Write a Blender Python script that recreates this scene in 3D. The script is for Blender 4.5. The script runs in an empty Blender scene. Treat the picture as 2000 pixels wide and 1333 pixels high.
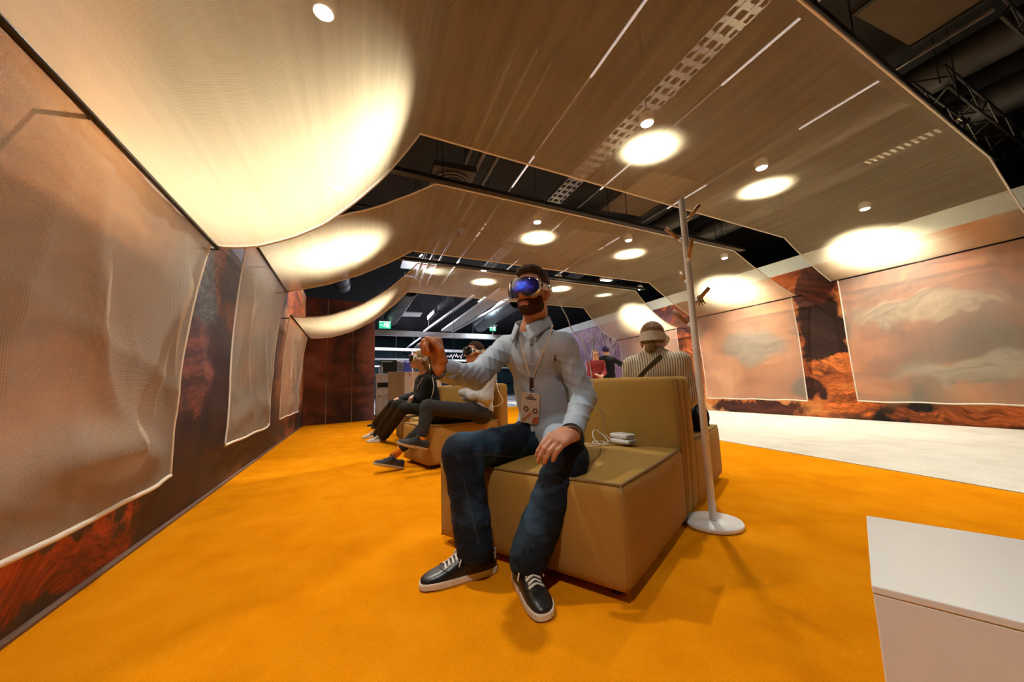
import bpy, bmesh, math, random
import numpy as np
from mathutils import Vector, Matrix

random.seed(7); rng = np.random.default_rng(7)
S = bpy.context.scene
COL = S.collection
PI = math.pi

# ------------------------------------------------------------------ camera
FPX, CAMH = 722.0, 0.80
PITCH, ROLL, YAW = math.radians(6.7), math.radians(1.92), math.radians(21.41)
fwd = np.array([math.sin(YAW)*math.cos(PITCH), math.cos(YAW)*math.cos(PITCH), math.sin(PITCH)])
r0 = np.array([math.cos(YAW), -math.sin(YAW), 0.0]); u0 = np.cross(r0, fwd)
rgt = math.cos(ROLL)*r0 - math.sin(ROLL)*u0
upv = np.cross(rgt, fwd)
CAM = np.array([0, 0, CAMH])
cam = bpy.data.objects.new('camera', bpy.data.cameras.new('camera'))
COL.objects.link(cam)
M4 = Matrix.Identity(4)
for i in range(3):
    M4[i][0], M4[i][1], M4[i][2], M4[i][3] = rgt[i], upv[i], -fwd[i], CAM[i]
cam.matrix_world = M4
cam.data.sensor_width = 36.0; cam.data.lens = FPX/2000*36
cam.data.clip_start = 0.02; cam.data.clip_end = 300
S.camera = cam

def ray(px, py): return fwd + rgt*(px-1000)/FPX - upv*(py-666.5)/FPX
def onz(px, py, z=0.0): d = ray(px, py); return CAM + d*(z-CAMH)/d[2]
def onx(px, py, x): d = ray(px, py); return CAM + d*x/d[0]
def ony(px, py, y): d = ray(px, py); return CAM + d*y/d[1]
def at(px, py, dist): d = ray(px, py); return CAM + d*dist/math.hypot(d[0], d[1])

# ------------------------------------------------------------------ world, view
W = bpy.data.worlds.new('hall_air'); S.world = W; W.use_nodes = True
W.node_tree.nodes['Background'].inputs[0].default_value = (0.9, 0.95, 1.0, 1)
W.node_tree.nodes['Background'].inputs[1].default_value = 0.005
S.view_settings.view_transform = 'Standard'; S.view_settings.look = 'None'
S.view_settings.gamma = 1.0; S.view_settings.use_curve_mapping = False
S.view_settings.exposure = 0.0
S.cycles.use_adaptive_sampling = True; S.cycles.adaptive_threshold = .15; S.cycles.max_bounces = 6; S.cycles.diffuse_bounces = 3; S.cycles.glossy_bounces = 2; S.cycles.transmission_bounces = 4; S.cycles.transparent_max_bounces = 8

SPOT_W = 315.0           # each downlight above the fabric
# downlights: (x, y) at z = 3.27, one row of four above each canopy bay (and the bay behind the viewer)
LAMPS = [(-.30, 2.45), (2.51, 2.60), (4.38, 2.77), (7.05, 3.03),
         (-.36, 4.78), (2.42, 4.93), (4.31, 5.13), (6.95, 5.35),
         (-.20, 7.45), (2.33, 7.50), (4.26, 7.62), (6.95, 7.95),
         (-.30, 0.05), (4.35, 0.30)]
LAMPZ = 3.27

# ------------------------------------------------------------------ material helpers
MATS = {}
def mat(name, color=(.5, .5, .5), rough=.6, metal=0.0, spec=.5, noise=None, bump=None, emit=None, **kw):
    """principled with optional colour noise (scale, amount) and bump (scale, strength)"""
    if name in MATS: return MATS[name]
    m = bpy.data.materials.new(name); m.use_nodes = True
    nt = m.node_tree; b = nt.nodes['Principled BSDF']
    b.inputs['Base Color'].default_value = (*color, 1)
    b.inputs['Roughness'].default_value = rough; b.inputs['Metallic'].default_value = metal
    b.inputs['Specular IOR Level'].default_value = spec
    tc = nt.nodes.new('ShaderNodeTexCoord')
    if noise:
        n = nt.nodes.new('ShaderNodeTexNoise'); n.inputs['Scale'].default_value = noise[0]; n.inputs['Detail'].default_value = 5
        nt.links.new(tc.outputs['Object'], n.inputs['Vector'])
        mr = nt.nodes.new('ShaderNodeMapRange'); mr.inputs[1].default_value = .3; mr.inputs[2].default_value = .7
        mr.inputs[3].default_value = 1-noise[1]; mr.inputs[4].default_value = 1+noise[1]
        nt.links.new(n.outputs['Fac'], mr.inputs[0])
        mx = nt.nodes.new('ShaderNodeMix'); mx.data_type = 'RGBA'; mx.blend_type = 'MULTIPLY'; mx.inputs[0].default_value = 1
        mx.inputs[6].default_value = (*color, 1); nt.links.new(mr.outputs[0], mx.inputs[7])
        nt.links.new(mx.outputs[2], b.inputs['Base Color'])
    if bump:
        n2 = nt.nodes.new('ShaderNodeTexNoise'); n2.inputs['Scale'].default_value = bump[0]; n2.inputs['Detail'].default_value = 4
        nt.links.new(tc.outputs['Object'], n2.inputs['Vector'])
        bp = nt.nodes.new('ShaderNodeBump'); bp.inputs['Strength'].default_value = bump[1]; bp.inputs['Distance'].default_value = .01
        nt.links.new(n2.outputs['Fac'], bp.inputs['Height']); nt.links.new(bp.outputs[0], b.inputs['Normal'])
    if emit:
        b.inputs['Emission Color'].default_value = (*emit[0], 1); b.inputs['Emission Strength'].default_value = emit[1]
    for k, v in kw.items(): b.inputs[k.replace('_', ' ')].default_value = v
    MATS[name] = m
    return m

class NT:
    """tiny node-graph helper"""
    def __init__(s, name):
        s.m = bpy.data.materials.new(name); s.m.use_nodes = True; s.t = s.m.node_tree
        s.b = s.t.nodes['Principled BSDF']; s.out = s.t.nodes['Material Output']
        s.tc = s.t.nodes.new('ShaderNodeTexCoord'); MATS[name] = s.m
    def n(s, typ, **inp):
        nd = s.t.nodes.new(typ)
        for k, v in inp.items():
            k2 = int(k[1:]) if k[0] == 'i' and k[1:].isdigit() else k.replace('_', ' ')
            if hasattr(v, 'is_linked') or hasattr(v, 'links'): s.t.links.new(v, nd.inputs[k2])
            else: nd.inputs[k2].default_value = v
        return nd
    def map(s, scale=(1, 1, 1), rot=(0, 0, 0), loc=(0, 0, 0), src=None):
        nd = s.t.nodes.new('ShaderNodeMapping')
        nd.inputs['Scale'].default_value = scale; nd.inputs['Rotation'].default_value = rot; nd.inputs['Location'].default_value = loc
        s.t.links.new(src or s.tc.outputs['Object'], nd.inputs['Vector']); return nd.outputs[0]
    def noise(s, vec, scale, detail=6, rough=.55, dist=0.0):
        nd = s.t.nodes.new('ShaderNodeTexNoise'); s.t.links.new(vec, nd.inputs['Vector'])
        nd.inputs['Scale'].default_value = scale; nd.inputs['Detail'].default_value = detail
        nd.inputs['Roughness'].default_value = rough; nd.inputs['Distortion'].default_value = dist
        return nd.outputs['Fac']
    def ramp(s, fac, stops):
        nd = s.t.nodes.new('ShaderNodeValToRGB'); s.t.links.new(fac, nd.inputs[0])
        cr = nd.color_ramp
        while len(cr.elements) < len(stops): cr.elements.new(.5)
        for e, (p, c) in zip(cr.elements, stops):
            e.position = p; e.color = (*c, 1) if len(c) == 3 else c
        return nd.outputs[0]
    def math(s, op, a, b=None, clamp=False):
        nd = s.t.nodes.new('ShaderNodeMath'); nd.operation = op; nd.use_clamp = clamp
        for i, v in enumerate((a, b)):
            if v is None: continue
            if isinstance(v, (int, float)): nd.inputs[i].default_value = v
            else: s.t.links.new(v, nd.inputs[i])
        return nd.outputs[0]
    def mix(s, fac, a, b, blend='MIX'):
        nd = s.t.nodes.new('ShaderNodeMix'); nd.data_type = 'RGBA'; nd.blend_type = blend
        for i, v in ((0, fac), (6, a), (7, b)):
            if isinstance(v, (int, float)): nd.inputs[i].default_value = v
            elif isinstance(v, tuple): nd.inputs[i].default_value = (*v, 1)
            else: s.t.links.new(v, nd.inputs[i])
        return nd.outputs[2]
    def sep(s, vec=None):
        nd = s.t.nodes.new('ShaderNodeSeparateXYZ'); s.t.links.new(vec or s.tc.outputs['Object'], nd.inputs[0]); return nd.outputs
    def rng(s, v, a, b, c=0.0, d=1.0):
        nd = s.t.nodes.new('ShaderNodeMapRange')
        s.t.links.new(v, nd.inputs[0])
        for i, q in enumerate((a, b, c, d)): nd.inputs[1+i].default_value = q
        return nd.outputs[0]
    def bump(s, h, strength=.3, dist=.01):
        nd = s.t.nodes.new('ShaderNodeBump'); nd.inputs['Strength'].default_value = strength; nd.inputs['Distance'].default_value = dist
        s.t.links.new(h, nd.inputs['Height']); s.t.links.new(nd.outputs[0], s.b.inputs['Normal'])
    def col(s, c): s.t.links.new(c, s.b.inputs['Base Color'])
    def set(s, **kw):
        for k, v in kw.items(): s.b.inputs[k.replace('_', ' ')].default_value = v
        return s.m

# ------------------------------------------------------------------ object helpers
def new_mesh(name, verts, faces, smooth=False):
    me = bpy.data.meshes.new(name); me.from_pydata([tuple(map(float, v)) for v in verts], [], [tuple(map(int, f)) for f in faces]); me.update()
    if smooth: me.polygons.foreach_set('use_smooth', [True]*len(me.polygons))
    return me
def tag(o, label=None, cat=None, group=None, kind=None):
    if label: o['label'] = label
    if cat: o['category'] = cat
    if group: o['group'] = group
    if kind: o['kind'] = kind
    return o
def root(name, loc, label=None, cat=None, group=None):
    o = bpy.data.objects.new(name, None); o.empty_display_size = .1; COL.objects.link(o); o.location = tuple(map(float, loc))
    tag(o, label, cat, group); return o
def origin_of(o):
    p = np.array(o.location, float)
    while o.parent: o = o.parent; p = p + np.array(o.location, float)
    return p
class MB:
    """collects world-space geometry for ONE mesh object"""
    def __init__(s): s.v = []; s.f = []
    def add(s, verts, faces):
        k = len(s.v); s.v += [np.array(v, float) for v in verts]; s.f += [tuple(i+k for i in f) for f in faces]; return s
    def box(s, lo, hi, R=None, c=None):
        lo = np.array(lo, float); hi = np.array(hi, float)
        vs = [np.array([(lo, hi)[(i >> 0) & 1][0], (lo, hi)[(i >> 1) & 1][1], (lo, hi)[(i >> 2) & 1][2]]) for i in range(8)]
        if R is not None: vs = [R @ v for v in vs]
        if c is not None: vs = [v+np.array(c) for v in vs]
        return s.add(vs, [(0, 2, 3, 1), (4, 5, 7, 6), (0, 1, 5, 4), (2, 6, 7, 3), (0, 4, 6, 2), (1, 3, 7, 5)])
    def tube(s, pts, rad, n=10, cap=True, flat=1.0):
        pts = [np.array(p, float) for p in pts]
        rad = rad if hasattr(rad, '__len__') else [rad]*len(pts)
        t0 = pts[1]-pts[0]; t0 /= np.linalg.norm(t0)
        ref = np.array([0, 0, 1.]) if abs(t0[2]) < .9 else np.array([1., 0, 0])
        a = np.cross(t0, ref); a /= np.linalg.norm(a); rings = []
        for i, p in enumerate(pts):
            t = (pts[min(i+1, len(pts)-1)]-pts[max(i-1, 0)]); t = t/(np.linalg.norm(t)+1e-12)
            a = a-t*(a@t); a /= np.linalg.norm(a)+1e-12; b = np.cross(t, a)
            rings.append([p+rad[i]*(math.cos(2*PI*k/n)*a+math.sin(2*PI*k/n)*b*flat) for k in range(n)])
        vs = [v for r in rings for v in r]; fs = []
        for i in range(len(pts)-1):
            for k in range(n):
                fs.append((i*n+k, i*n+(k+1) % n, (i+1)*n+(k+1) % n, (i+1)*n+k))
        if cap:
            fs.append(tuple(range(n-1, -1, -1))); fs.append(tuple((len(pts)-1)*n+k for k in range(n)))
        return s.add(vs, fs)
    def lathe(s, prof, c=(0, 0, 0), n=32, R=None):
        vs = []; fs = []
        for (r, z) in prof:
            for k in range(n):
                v = np.array([r*math.cos(2*PI*k/n), r*math.sin(2*PI*k/n), z])
                vs.append((R @ v if R is not None else v)+np.array(c))
        for i in range(len(prof)-1):
            for k in range(n): fs.append((i*n+k, i*n+(k+1) % n, (i+1)*n+(k+1) % n, (i+1)*n+k))
        fs.append(tuple(range(n-1, -1, -1))); fs.append(tuple((len(prof)-1)*n+k for k in range(n)))
        return s.add(vs, fs)
    def grid(s, fn, nu, nv):
        vs = [fn(i/nu, j/nv) for j in range(nv+1) for i in range(nu+1)]
        return s.add(vs, [(j*(nu+1)+i, j*(nu+1)+i+1, (j+1)*(nu+1)+i+1, (j+1)*(nu+1)+i) for j in range(nv) for i in range(nu)])
    def ribbon(s, pts, side, w, th):
        """flat strap: pts centre line, side = list of width directions"""
        vs = []; fs = []; pts = [np.array(p, float) for p in pts]
        for i, p in enumerate(pts):
            t = pts[min(i+1, len(pts)-1)]-pts[max(i-1, 0)]; t /= np.linalg.norm(t)+1e-12
            a = np.array(side[i] if hasattr(side[0], '__len__') else side, float); a = a-t*(a@t); a /= np.linalg.norm(a)+1e-12; b = np.cross(t, a)
            ww = w[i] if hasattr(w, '__len__') else w
            vs += [p+a*ww/2+b*th/2, p-a*ww/2+b*th/2, p-a*ww/2-b*th/2, p+a*ww/2-b*th/2]
        for i in range(len(pts)-1):
            for k in range(4): fs.append((i*4+k, i*4+(k+1) % 4, i*4+4+(k+1) % 4, i*4+4+k))
        fs += [(3, 2, 1, 0), tuple(len(pts)*4-4+k for k in range(4))]
        return s.add(vs, fs)
    def build(s, name, m, parent=None, smooth=False, bevel=0, loc=None, subsurf=0):
        V = np.array(s.v)
        if parent is not None: org = origin_of(parent)
        elif loc is not None: org = np.array(loc, float)
        else:
            lo, hi = V.min(0), V.max(0); org = np.array([(lo[0]+hi[0])/2, (lo[1]+hi[1])/2, lo[2]])
        me = new_mesh(name, V-org, s.f, smooth)
        o = bpy.data.objects.new(name, me); COL.objects.link(o)
        me.materials.append(m if not isinstance(m, str) else MATS[m])
        if parent is not None: o.parent = parent
        else: o.location = tuple(org)
        if bevel:
            md = o.modifiers.new('bevel', 'BEVEL'); md.width = bevel; md.segments = 2; md.limit_method = 'ANGLE'; md.angle_limit = .6
        if subsurf:
            md = o.modifiers.new('sub', 'SUBSURF'); md.levels = subsurf; md.render_levels = subsurf
        return o
def copy_tree(o, parent=None):
    c = o.copy(); COL.objects.link(c); c.parent = parent
    for ch in list(o.children): copy_tree(ch, c)
    return c
def Rz(a): c, s = math.cos(a), math.sin(a); return np.array([[c, -s, 0], [s, c, 0], [0, 0, 1.]])
def nrm(v): v = np.array(v, float); return v/np.linalg.norm(v)
def spline(P, n=8):
    """Catmull-Rom through points"""
    P = [np.array(p, float) for p in P]; Q = [2*P[0]-P[1]]+P+[2*P[-1]-P[-2]]; out = []
    for i in range(1, len(Q)-2):
        for k in range(n):
            t = k/n
            out.append(.5*((2*Q[i])+(-Q[i-1]+Q[i+1])*t+(2*Q[i-1]-5*Q[i]+4*Q[i+1]-Q[i+2])*t*t+(-Q[i-1]+3*Q[i]-3*Q[i+1]+Q[i+2])*t**3))
    out.append(P[-1]); return out
# ================================================================== MATERIALS OF THE PLACE
def make_carpet(name, c1, c2, c3):
    g = NT(name)
    big = g.noise(g.map(), 1.3, 4); fine = g.noise(g.map(), 260, 3, .7); mid = g.noise(g.map((1, .8, 1)), 5, 5)
    c = g.ramp(g.math('ADD', g.math('MULTIPLY', big, .5), g.math('MULTIPLY', mid, .5)), [(.35, c1), (.5, c2), (.66, c3)])
    c = g.mix(.55, c, g.ramp(fine, [(.3, (.55, .55, .55)), (.7, (1.25, 1.25, 1.25))]), 'MULTIPLY')
    g.col(c); g.bump(fine, .35, .006); g.set(Roughness=1.0, Specular_IOR_Level=.0)
    return g.m
make_carpet('orange_carpet', (.68, .215, .003), (.78, .262, .004), (.85, .31, .008))
make_carpet('pale_carpet', (.60, .55, .44), (.68, .63, .51), (.74, .70, .58))

def make_mural(name, stops, rot, scale, purple=None, seed=(0, 0, 0), strata=5.0, dark=(.62, .40), zone=None, blobs=()):
    """printed canyon photograph: rock masses, strata lines, dark clefts (flat print)"""
    g = NT(name)
    v = g.map((1, 1, 1), (0, 0, 0), seed)
    warp = g.n('ShaderNodeTexNoise', Scale=.55, Detail=3.0); g.t.links.new(v, warp.inputs['Vector'])
    vv = g.n('ShaderNodeVectorMath'); vv.operation = 'MULTIPLY_ADD'
    g.t.links.new(warp.outputs['Color'], vv.inputs[0]); vv.inputs[1].default_value = (1.6, 1.6, 1.6); g.t.links.new(v, vv.inputs[2])
    wv = vv.outputs[0]
    mass = g.noise(g.map((.35, .35, .6), rot, (0, 0, 0), wv), scale, 5, .5, .6)
    st = g.noise(g.map((.25, .25, strata), rot, (3, 1, 0), wv), 2.2, 8, .65, .3)
    fine = g.noise(g.map((1, 1, 5), rot, (7, 0, 1), wv), 9, 6, .7)
    f = g.math('ADD', g.math('MULTIPLY', mass, .62), g.math('ADD', g.math('MULTIPLY', st, .28), g.math('MULTIPLY', fine, .14)))
    c = g.ramp(f, stops)
    if zone:
        zy = g.sep()[1]; warm = g.ramp(f, zone[1])
        zf = g.math('MAXIMUM', g.rng(g.math('ADD', zy, g.math('MULTIPLY', mass, 1.2)), zone[0][1], zone[0][0]), g.rng(zy, zone[0][2], zone[0][3]))
        zf = g.math('MULTIPLY', zf, g.rng(g.sep()[2], .22, .60)); c = g.mix(zf, c, warm)
    cleft = g.noise(g.map((.5, .5, .3), rot, (11, 4, 2), wv), .9, 4, .5, 1.2)
    c = g.mix(g.rng(cleft, dark[1], dark[0], 0, 1), (.012, .006, .005), c)
    wn = g.noise(v, 2.4, 5, .6); wn2 = g.noise(g.map((1, 1, 1), (0, 0, 0), (9, 3, 1)), 2.4, 5, .6)
    for (y0, z0, ry, rz, col_) in blobs:                            # large printed rock shapes: dark hollows, lit boulders
        yy_, zz_ = g.sep()[1], g.sep()[2]
        dy = g.math('MULTIPLY', g.math('ADD', g.math('SUBTRACT', yy_, y0), g.math('MULTIPLY', g.math('SUBTRACT', wn, .5), .9)), 1/ry)
        dz = g.math('MULTIPLY', g.math('ADD', g.math('SUBTRACT', zz_, z0), g.math('MULTIPLY', g.math('SUBTRACT', wn2, .5), .7)), 1/rz)
        dd = g.math('ADD', g.math('MULTIPLY', dy, dy), g.math('MULTIPLY', dz, dz))
        tone = g.mix(g.rng(g.math('ADD', st, g.math('MULTIPLY', g.math('SUBTRACT', fine, .5), .9)), .35, .65), tuple(q*.35 for q in col_), tuple(min(1, q*1.5) for q in col_))
        c = g.mix(g.rng(dd, 1.25, .70), c, tone)
    if purple:
        y = g.sep()[1]
        pc = g.ramp(f, [(.35, (.08, .05, .13)), (.5, (.34, .22, .40)), (.58, (.58, .38, .50)), (.68, (.78, .52, .56))])
        c = g.mix(g.rng(y, purple[0], purple[1]), c, pc)
    g.col(c); g.set(Roughness=.55, Specular_IOR_Level=.3)
    return g.m
make_mural('mural_left', [(.36, (.010, .006, .006)), (.46, (.055, .017, .009)), (.52, (.045, .042, .045)), (.57, (.13, .05, .025)), (.64, (.34, .10, .025)), (.74, (.52, .22, .08))],
           (.5, .25, 0), 1.5, None, (2, 0, 5), 3.0, (.50, .34),
           ((2.6, 3.6, 6.2, 7.2), [(.34, (.07, .025, .012)), (.45, (.22, .085, .03)), (.53, (.40, .17, .055)), (.62, (.58, .30, .12)), (.75, (.55, .38, .22))]),
           ((2.0, .14, .75, .10, (.34, .05, .012)), (3.45, 1.75, .30, .55, (.10, .095, .09)), (3.35, 1.0, .35, .35, (.16, .05, .028)), (4.6, .25, .9, .2, (.035, .014, .010)), (3.75, 2.1, .2, .5, (.20, .075, .04)), (8.5, 2.5, 1.2, .5, (.70, .18, .03))))
make_mural('mural_right', [(.36, (.03, .008, .004)), (.43, (.20, .038, .009)), (.49, (.48, .11, .02)), (.55, (.68, .24, .06)), (.63, (.76, .42, .18)), (.78, (.55, .40, .26))],
           (.35, .1, 0), 1.3, (8.8, 10.6), (0, 2.0, 0), 4.0, (.50, .36), None,
           ((4.25, 1.55, .42, .75, (.030, .010, .006)), (4.30, 2.45, .30, .40, (.10, .020, .010)), (4.05, .98, .42, .16, (.62, .16, .03)), (3.95, .30, .40, .26, (.62, .14, .02)), (4.60, .55, .35, .22, (.05, .012, .008)),
            (5.7, .12, 1.1, .18, (.09, .022, .012)), (2.2, .12, 1.2, .16, (.50, .11, .02)), (8.3, 2.62, .7, .26, (.10, .03, .04)), (7.2, 1.2, .5, .5, (.50, .12, .03)), (2.4, .78, .9, .16, (.30, .24, .18)), (2.9, 1.75, .9, .22, (.40, .28, .18)), (5.6, 1.45, .7, .40, (.30, .24, .19))))
make_mural('mural_back', [(.36, (.008, .004, .006)), (.46, (.04, .011, .008)), (.53, (.11, .026, .014)), (.60, (.19, .05, .03)), (.7, (.24, .12, .12))],
           (.3, .6, 0), 1.8, (10.28, 10.75), (5, 1, 2), 2.0, (.52, .38))

def make_mesh_fabric(name, color, cover, grid, streak, contrast=.35, lit_cover=None, sk=.20):
    """open-weave net: part of the light passes straight through the holes, part scatters in the threads"""
    g = NT(name); g.t.nodes.remove(g.b)
    u = g.tc.outputs['UV']
    w1 = g.n('ShaderNodeTexWave', Scale=grid, Distortion=0.0, Detail=0.0); w1.wave_type = 'BANDS'; w1.bands_direction = 'X'; g.t.links.new(u, w1.inputs['Vector'])
    w2 = g.n('ShaderNodeTexWave', Scale=grid, Distortion=0.0, Detail=0.0); w2.wave_type = 'BANDS'; w2.bands_direction = 'Y'; g.t.links.new(u, w2.inputs['Vector'])
    weave = g.math('MAXIMUM', w1.outputs['Fac'], w2.outputs['Fac'])
    st = g.noise(g.map(streak, (0, 0, 0), (0, 0, 0), u), 6, 2.5, .6)
    blot = g.noise(u, 1.1, 1)
    cov = g.math('ADD', g.math('MULTIPLY', g.math('SUBTRACT', weave, .66), contrast),
                 g.math('ADD', g.math('MULTIPLY', g.math('SUBTRACT', st, .5), sk), g.math('ADD', g.math('MULTIPLY', g.math('SUBTRACT', blot, .5), .12), cover)), True)
    if lit_cover:                                                       # extra cover put in at the left end: brighter sag, less light through
        cov = g.math('ADD', cov, g.rng(g.sep(u)[0], lit_cover[1], lit_cover[0], 0, lit_cover[2]), True)
    tr = g.n('ShaderNodeBsdfTransparent'); df = g.n('ShaderNodeBsdfDiffuse'); tl = g.n('ShaderNodeBsdfTranslucent')
    for nd in (df, tl): nd.inputs['Color'].default_value = (*color, 1)
    m1 = g.n('ShaderNodeMixShader'); m1.inputs[0].default_value = .5; g.t.links.new(df.outputs[0], m1.inputs[1]); g.t.links.new(tl.outputs[0], m1.inputs[2])
    m2 = g.n('ShaderNodeMixShader'); g.t.links.new(cov, m2.inputs[0]); g.t.links.new(tr.outputs[0], m2.inputs[1]); g.t.links.new(m1.outputs[0], m2.inputs[2])
    g.t.links.new(m2.outputs[0], g.out.inputs['Surface'])
    return g.m
make_mesh_fabric('net_canopy', (.84, .70, .43), .43, 45, (2.2, .10, 1), .30, (1.0, 3.0, .18))
make_mesh_fabric('net_screen', (.90, .83, .66), .50, 45, (1.6, .25, 1), .40, None, .10)
make_mesh_fabric('net_screen_far', (.88, .80, .62), .46, 45, (1.6, .25, 1), .30, None, .07)
mat('net_hem', (.80, .72, .58), .8, bump=(300, .3))
mat('rod_dark', (.030, .022, .018), .35, .6)
mat('black_paint', (.008, .008, .009), .55, noise=(6, .4))
mat('ceiling_black', (.006, .0065, .007), .9, noise=(2, .5))
mat('duct_grey', (.045, .045, .045), .5, .3, noise=(5, .3))
mat('steel', (.30, .30, .31), .35, .9, noise=(20, .2))
mat('panel_brown', (.10, .065, .030), .8, noise=(3, .2))
mat('white_paint', (.80, .80, .78), .45, noise=(8, .03))
mat('white_plinth', (.83, .83, .80), .35, noise=(4, .02))
mat('band_white', (.62, .70, .72), .6, noise=(3, .05))
mat('lamp_lens', (1, 1, 1), .5, emit=((1.0, .96, .90), 40))
mat('tube_white', (1, 1, 1), .5, emit=((.95, .97, 1.0), .5))

# ================================================================== SETTING
def floor_poly(name, pts, m, z=0.0, th=.05):
    b = MB(); n = len(pts)
    b.add([(x, y, z) for x, y in pts]+[(x, y, z-th) for x, y in pts],
          [tuple(range(n)), tuple(range(2*n-1, n-1, -1))]+[(i, n+i, n+(i+1) % n, (i+1) % n) for i in range(n)])
    return tag(b.build(name, m, loc=(0, 0, 0)), kind='structure')
def wl(y): return -1.050-.036*y          # inner face of the left wall
WR = 7.83                                # inner face of the right wall
fl = floor_poly('floor', [(-14, -6), (22, -6), (22, 12.6), (-14, 12.6)], 'orange_carpet')
fh = floor_poly('floor_hall', [(-14, 12.6), (22, 12.6), (22, 46), (-14, 46)], mat('hall_floor', (.10, .10, .11), .5, noise=(4, .2)))
pp = floor_poly('floor_path', [(3.75, -6), (WR, -6), (WR, 16), (5.75, 16), (4.25, 4.0), (3.9, 1.12)], 'pale_carpet', .006, .006)
tag(pp, 'cream carpet strip running along the right wall')
b = MB(); b.box((-14, -6, 5.0), (22, 46, 5.1)); tag(b.build('ceiling', 'ceiling_black', loc=(0, 0, 0)), kind='structure')
WT = 3.08
b = MB(); b.add([(wl(-4), -4, 0), (wl(10), 10, 0), (wl(10)-.08, 10, 0), (wl(-4)-.08, -4, 0)]+[(wl(-4), -4, WT), (wl(10), 10, WT), (wl(10)-.08, 10, WT), (wl(-4)-.08, -4, WT)],
      [(0, 1, 5, 4), (1, 2, 6, 5), (2, 3, 7, 6), (3, 0, 4, 7), (4, 5, 6, 7), (3, 2, 1, 0)])
tag(b.build('wall_left', 'mural_left', loc=(0, 0, 0)), 'canyon photo mural along the left wall', kind='structure')
b = MB(); b.add([(wl(-4), -4, 0), (wl(10), 10, 0), (wl(10)+.02, 10, 0), (wl(-4)+.02, -4, 0)]+[(wl(-4), -4, .02), (wl(10), 10, .02), (wl(10)+.02, 10, .012), (wl(-4)+.02, -4, .012)],
      [(0, 4, 5, 1), (1, 5, 6, 2), (2, 6, 7, 3), (3, 7, 4, 0), (4, 7, 6, 5), (0, 1, 2, 3)])
tag(b.build('baseboard_left', mat('base_dark', (.14, .07, .035), .5), loc=(0, 0, 0)), kind='structure')
# right wall with the pale top band
b = MB(); b.box((WR, -4, 0), (WR+.1, 17, 2.84)); wr = tag(b.build('wall_right', 'mural_right', loc=(0, 0, 0)), 'orange canyon photo mural along the right wall', kind='structure')
b = MB(); b.box((WR-.012, -4, 2.84), (WR+.1, 17, 3.12)); tag(b.build('trim_1', 'band_white', loc=(0, 0, 0)), 'pale band along the top of the right wall', kind='structure')
# white branching tree printed on the far purple part of the mural: thin raised strips
def branch(b, p, ang, ln, w, depth):
    q = (p[0]+math.sin(ang)*ln, p[1]+math.cos(ang)*ln)
    pts = [np.array([WR-.004, p[0]+(q[0]-p[0])*t+.03*math.sin(9*t+ang*7), p[1]+(q[1]-p[1])*t]) for t in (0, .35, .7, 1)]
    b.ribbon(pts, (0, 1, 0), [w, w*.85, w*.7, w*.5], .003)
    if depth and q[1] < 2.7:
        for k in range(random.choice((2, 2, 3))):
            branch(b, q, ang*.6+random.uniform(-.45, .45), ln*random.uniform(.7, .95), w*.68, depth-1)
b = MB()
for k in range(9): branch(b, (10.6+k*.2, 1.0+.1*(k % 3)), random.uniform(-.25, .25), .42, .055, 4)
o = b.build('printed_tree', mat('tree_white', (.88, .76, .80), .6), wr); tag(o, 'pale leafless tree printed on the purple mural')
# back wall made of printed panels with pale joints
BA, BB = np.array([-1.41, 9.94, 0]), np.array([.17, 10.42, 0]); bd = BB-BA; bn = nrm([bd[1], -bd[0], 0])
b = MB(); b.add([BA-bn*.02, BB-bn*.02, BB-bn*.12, BA-bn*.12]+[p+np.array([0, 0, WT]) for p in (BA-bn*.02, BB-bn*.02, BB-bn*.12, BA-bn*.12)],
      [(0, 1, 5, 4), (1, 2, 6, 5), (2, 3, 7, 6), (3, 0, 4, 7), (4, 5, 6, 7), (3, 2, 1, 0)])
wb = tag(b.build('wall_back', mat('joint_pale', (.42, .36, .33), .6), loc=(0, 0, 0)), 'dark canyon mural of upright panels across the far left end', kind='structure')
cuts = [0, .30, .66, 1.0]
for i in range(3):
    a, c = BA+bd*(cuts[i]+.006), BA+bd*(cuts[i+1]-.006)
    b = MB(); b.add([a, c, c-bn*.02, a-bn*.02]+[p+np.array([0, 0, WT]) for p in (a, c, c-bn*.02, a-bn*.02)],
          [(0, 1, 5, 4), (1, 2, 6, 5), (2, 3, 7, 6), (3, 0, 4, 7), (4, 5, 6, 7), (3, 2, 1, 0)])
    b.build('panel', 'mural_back', wb)

# ================================================================== FABRIC
def uv_grid(o, nu, nv, su, sv):
    me = o.data; uvl = me.uv_layers.new(name='UVMap')
    arr = np.zeros(len(me.loops)*2, np.float32); li = np.zeros(len(me.loops), np.int32); me.loops.foreach_get('vertex_index', li)
    arr[0::2] = (li % (nu+1))/nu*su; arr[1::2] = (li//(nu+1))/nv*sv
    uvl.data.foreach_set('uv', arr)
def prof(u, a): return (1-a)*u+a*(2*u-u*u)
def wr_noise(x, y, s): return math.sin(x*5.1*s+y*1.7)*.5+math.sin(x*11.3*s-y*3.1+1.3)*.3+math.sin(y*7.7*s+x*2.2)*.2

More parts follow.
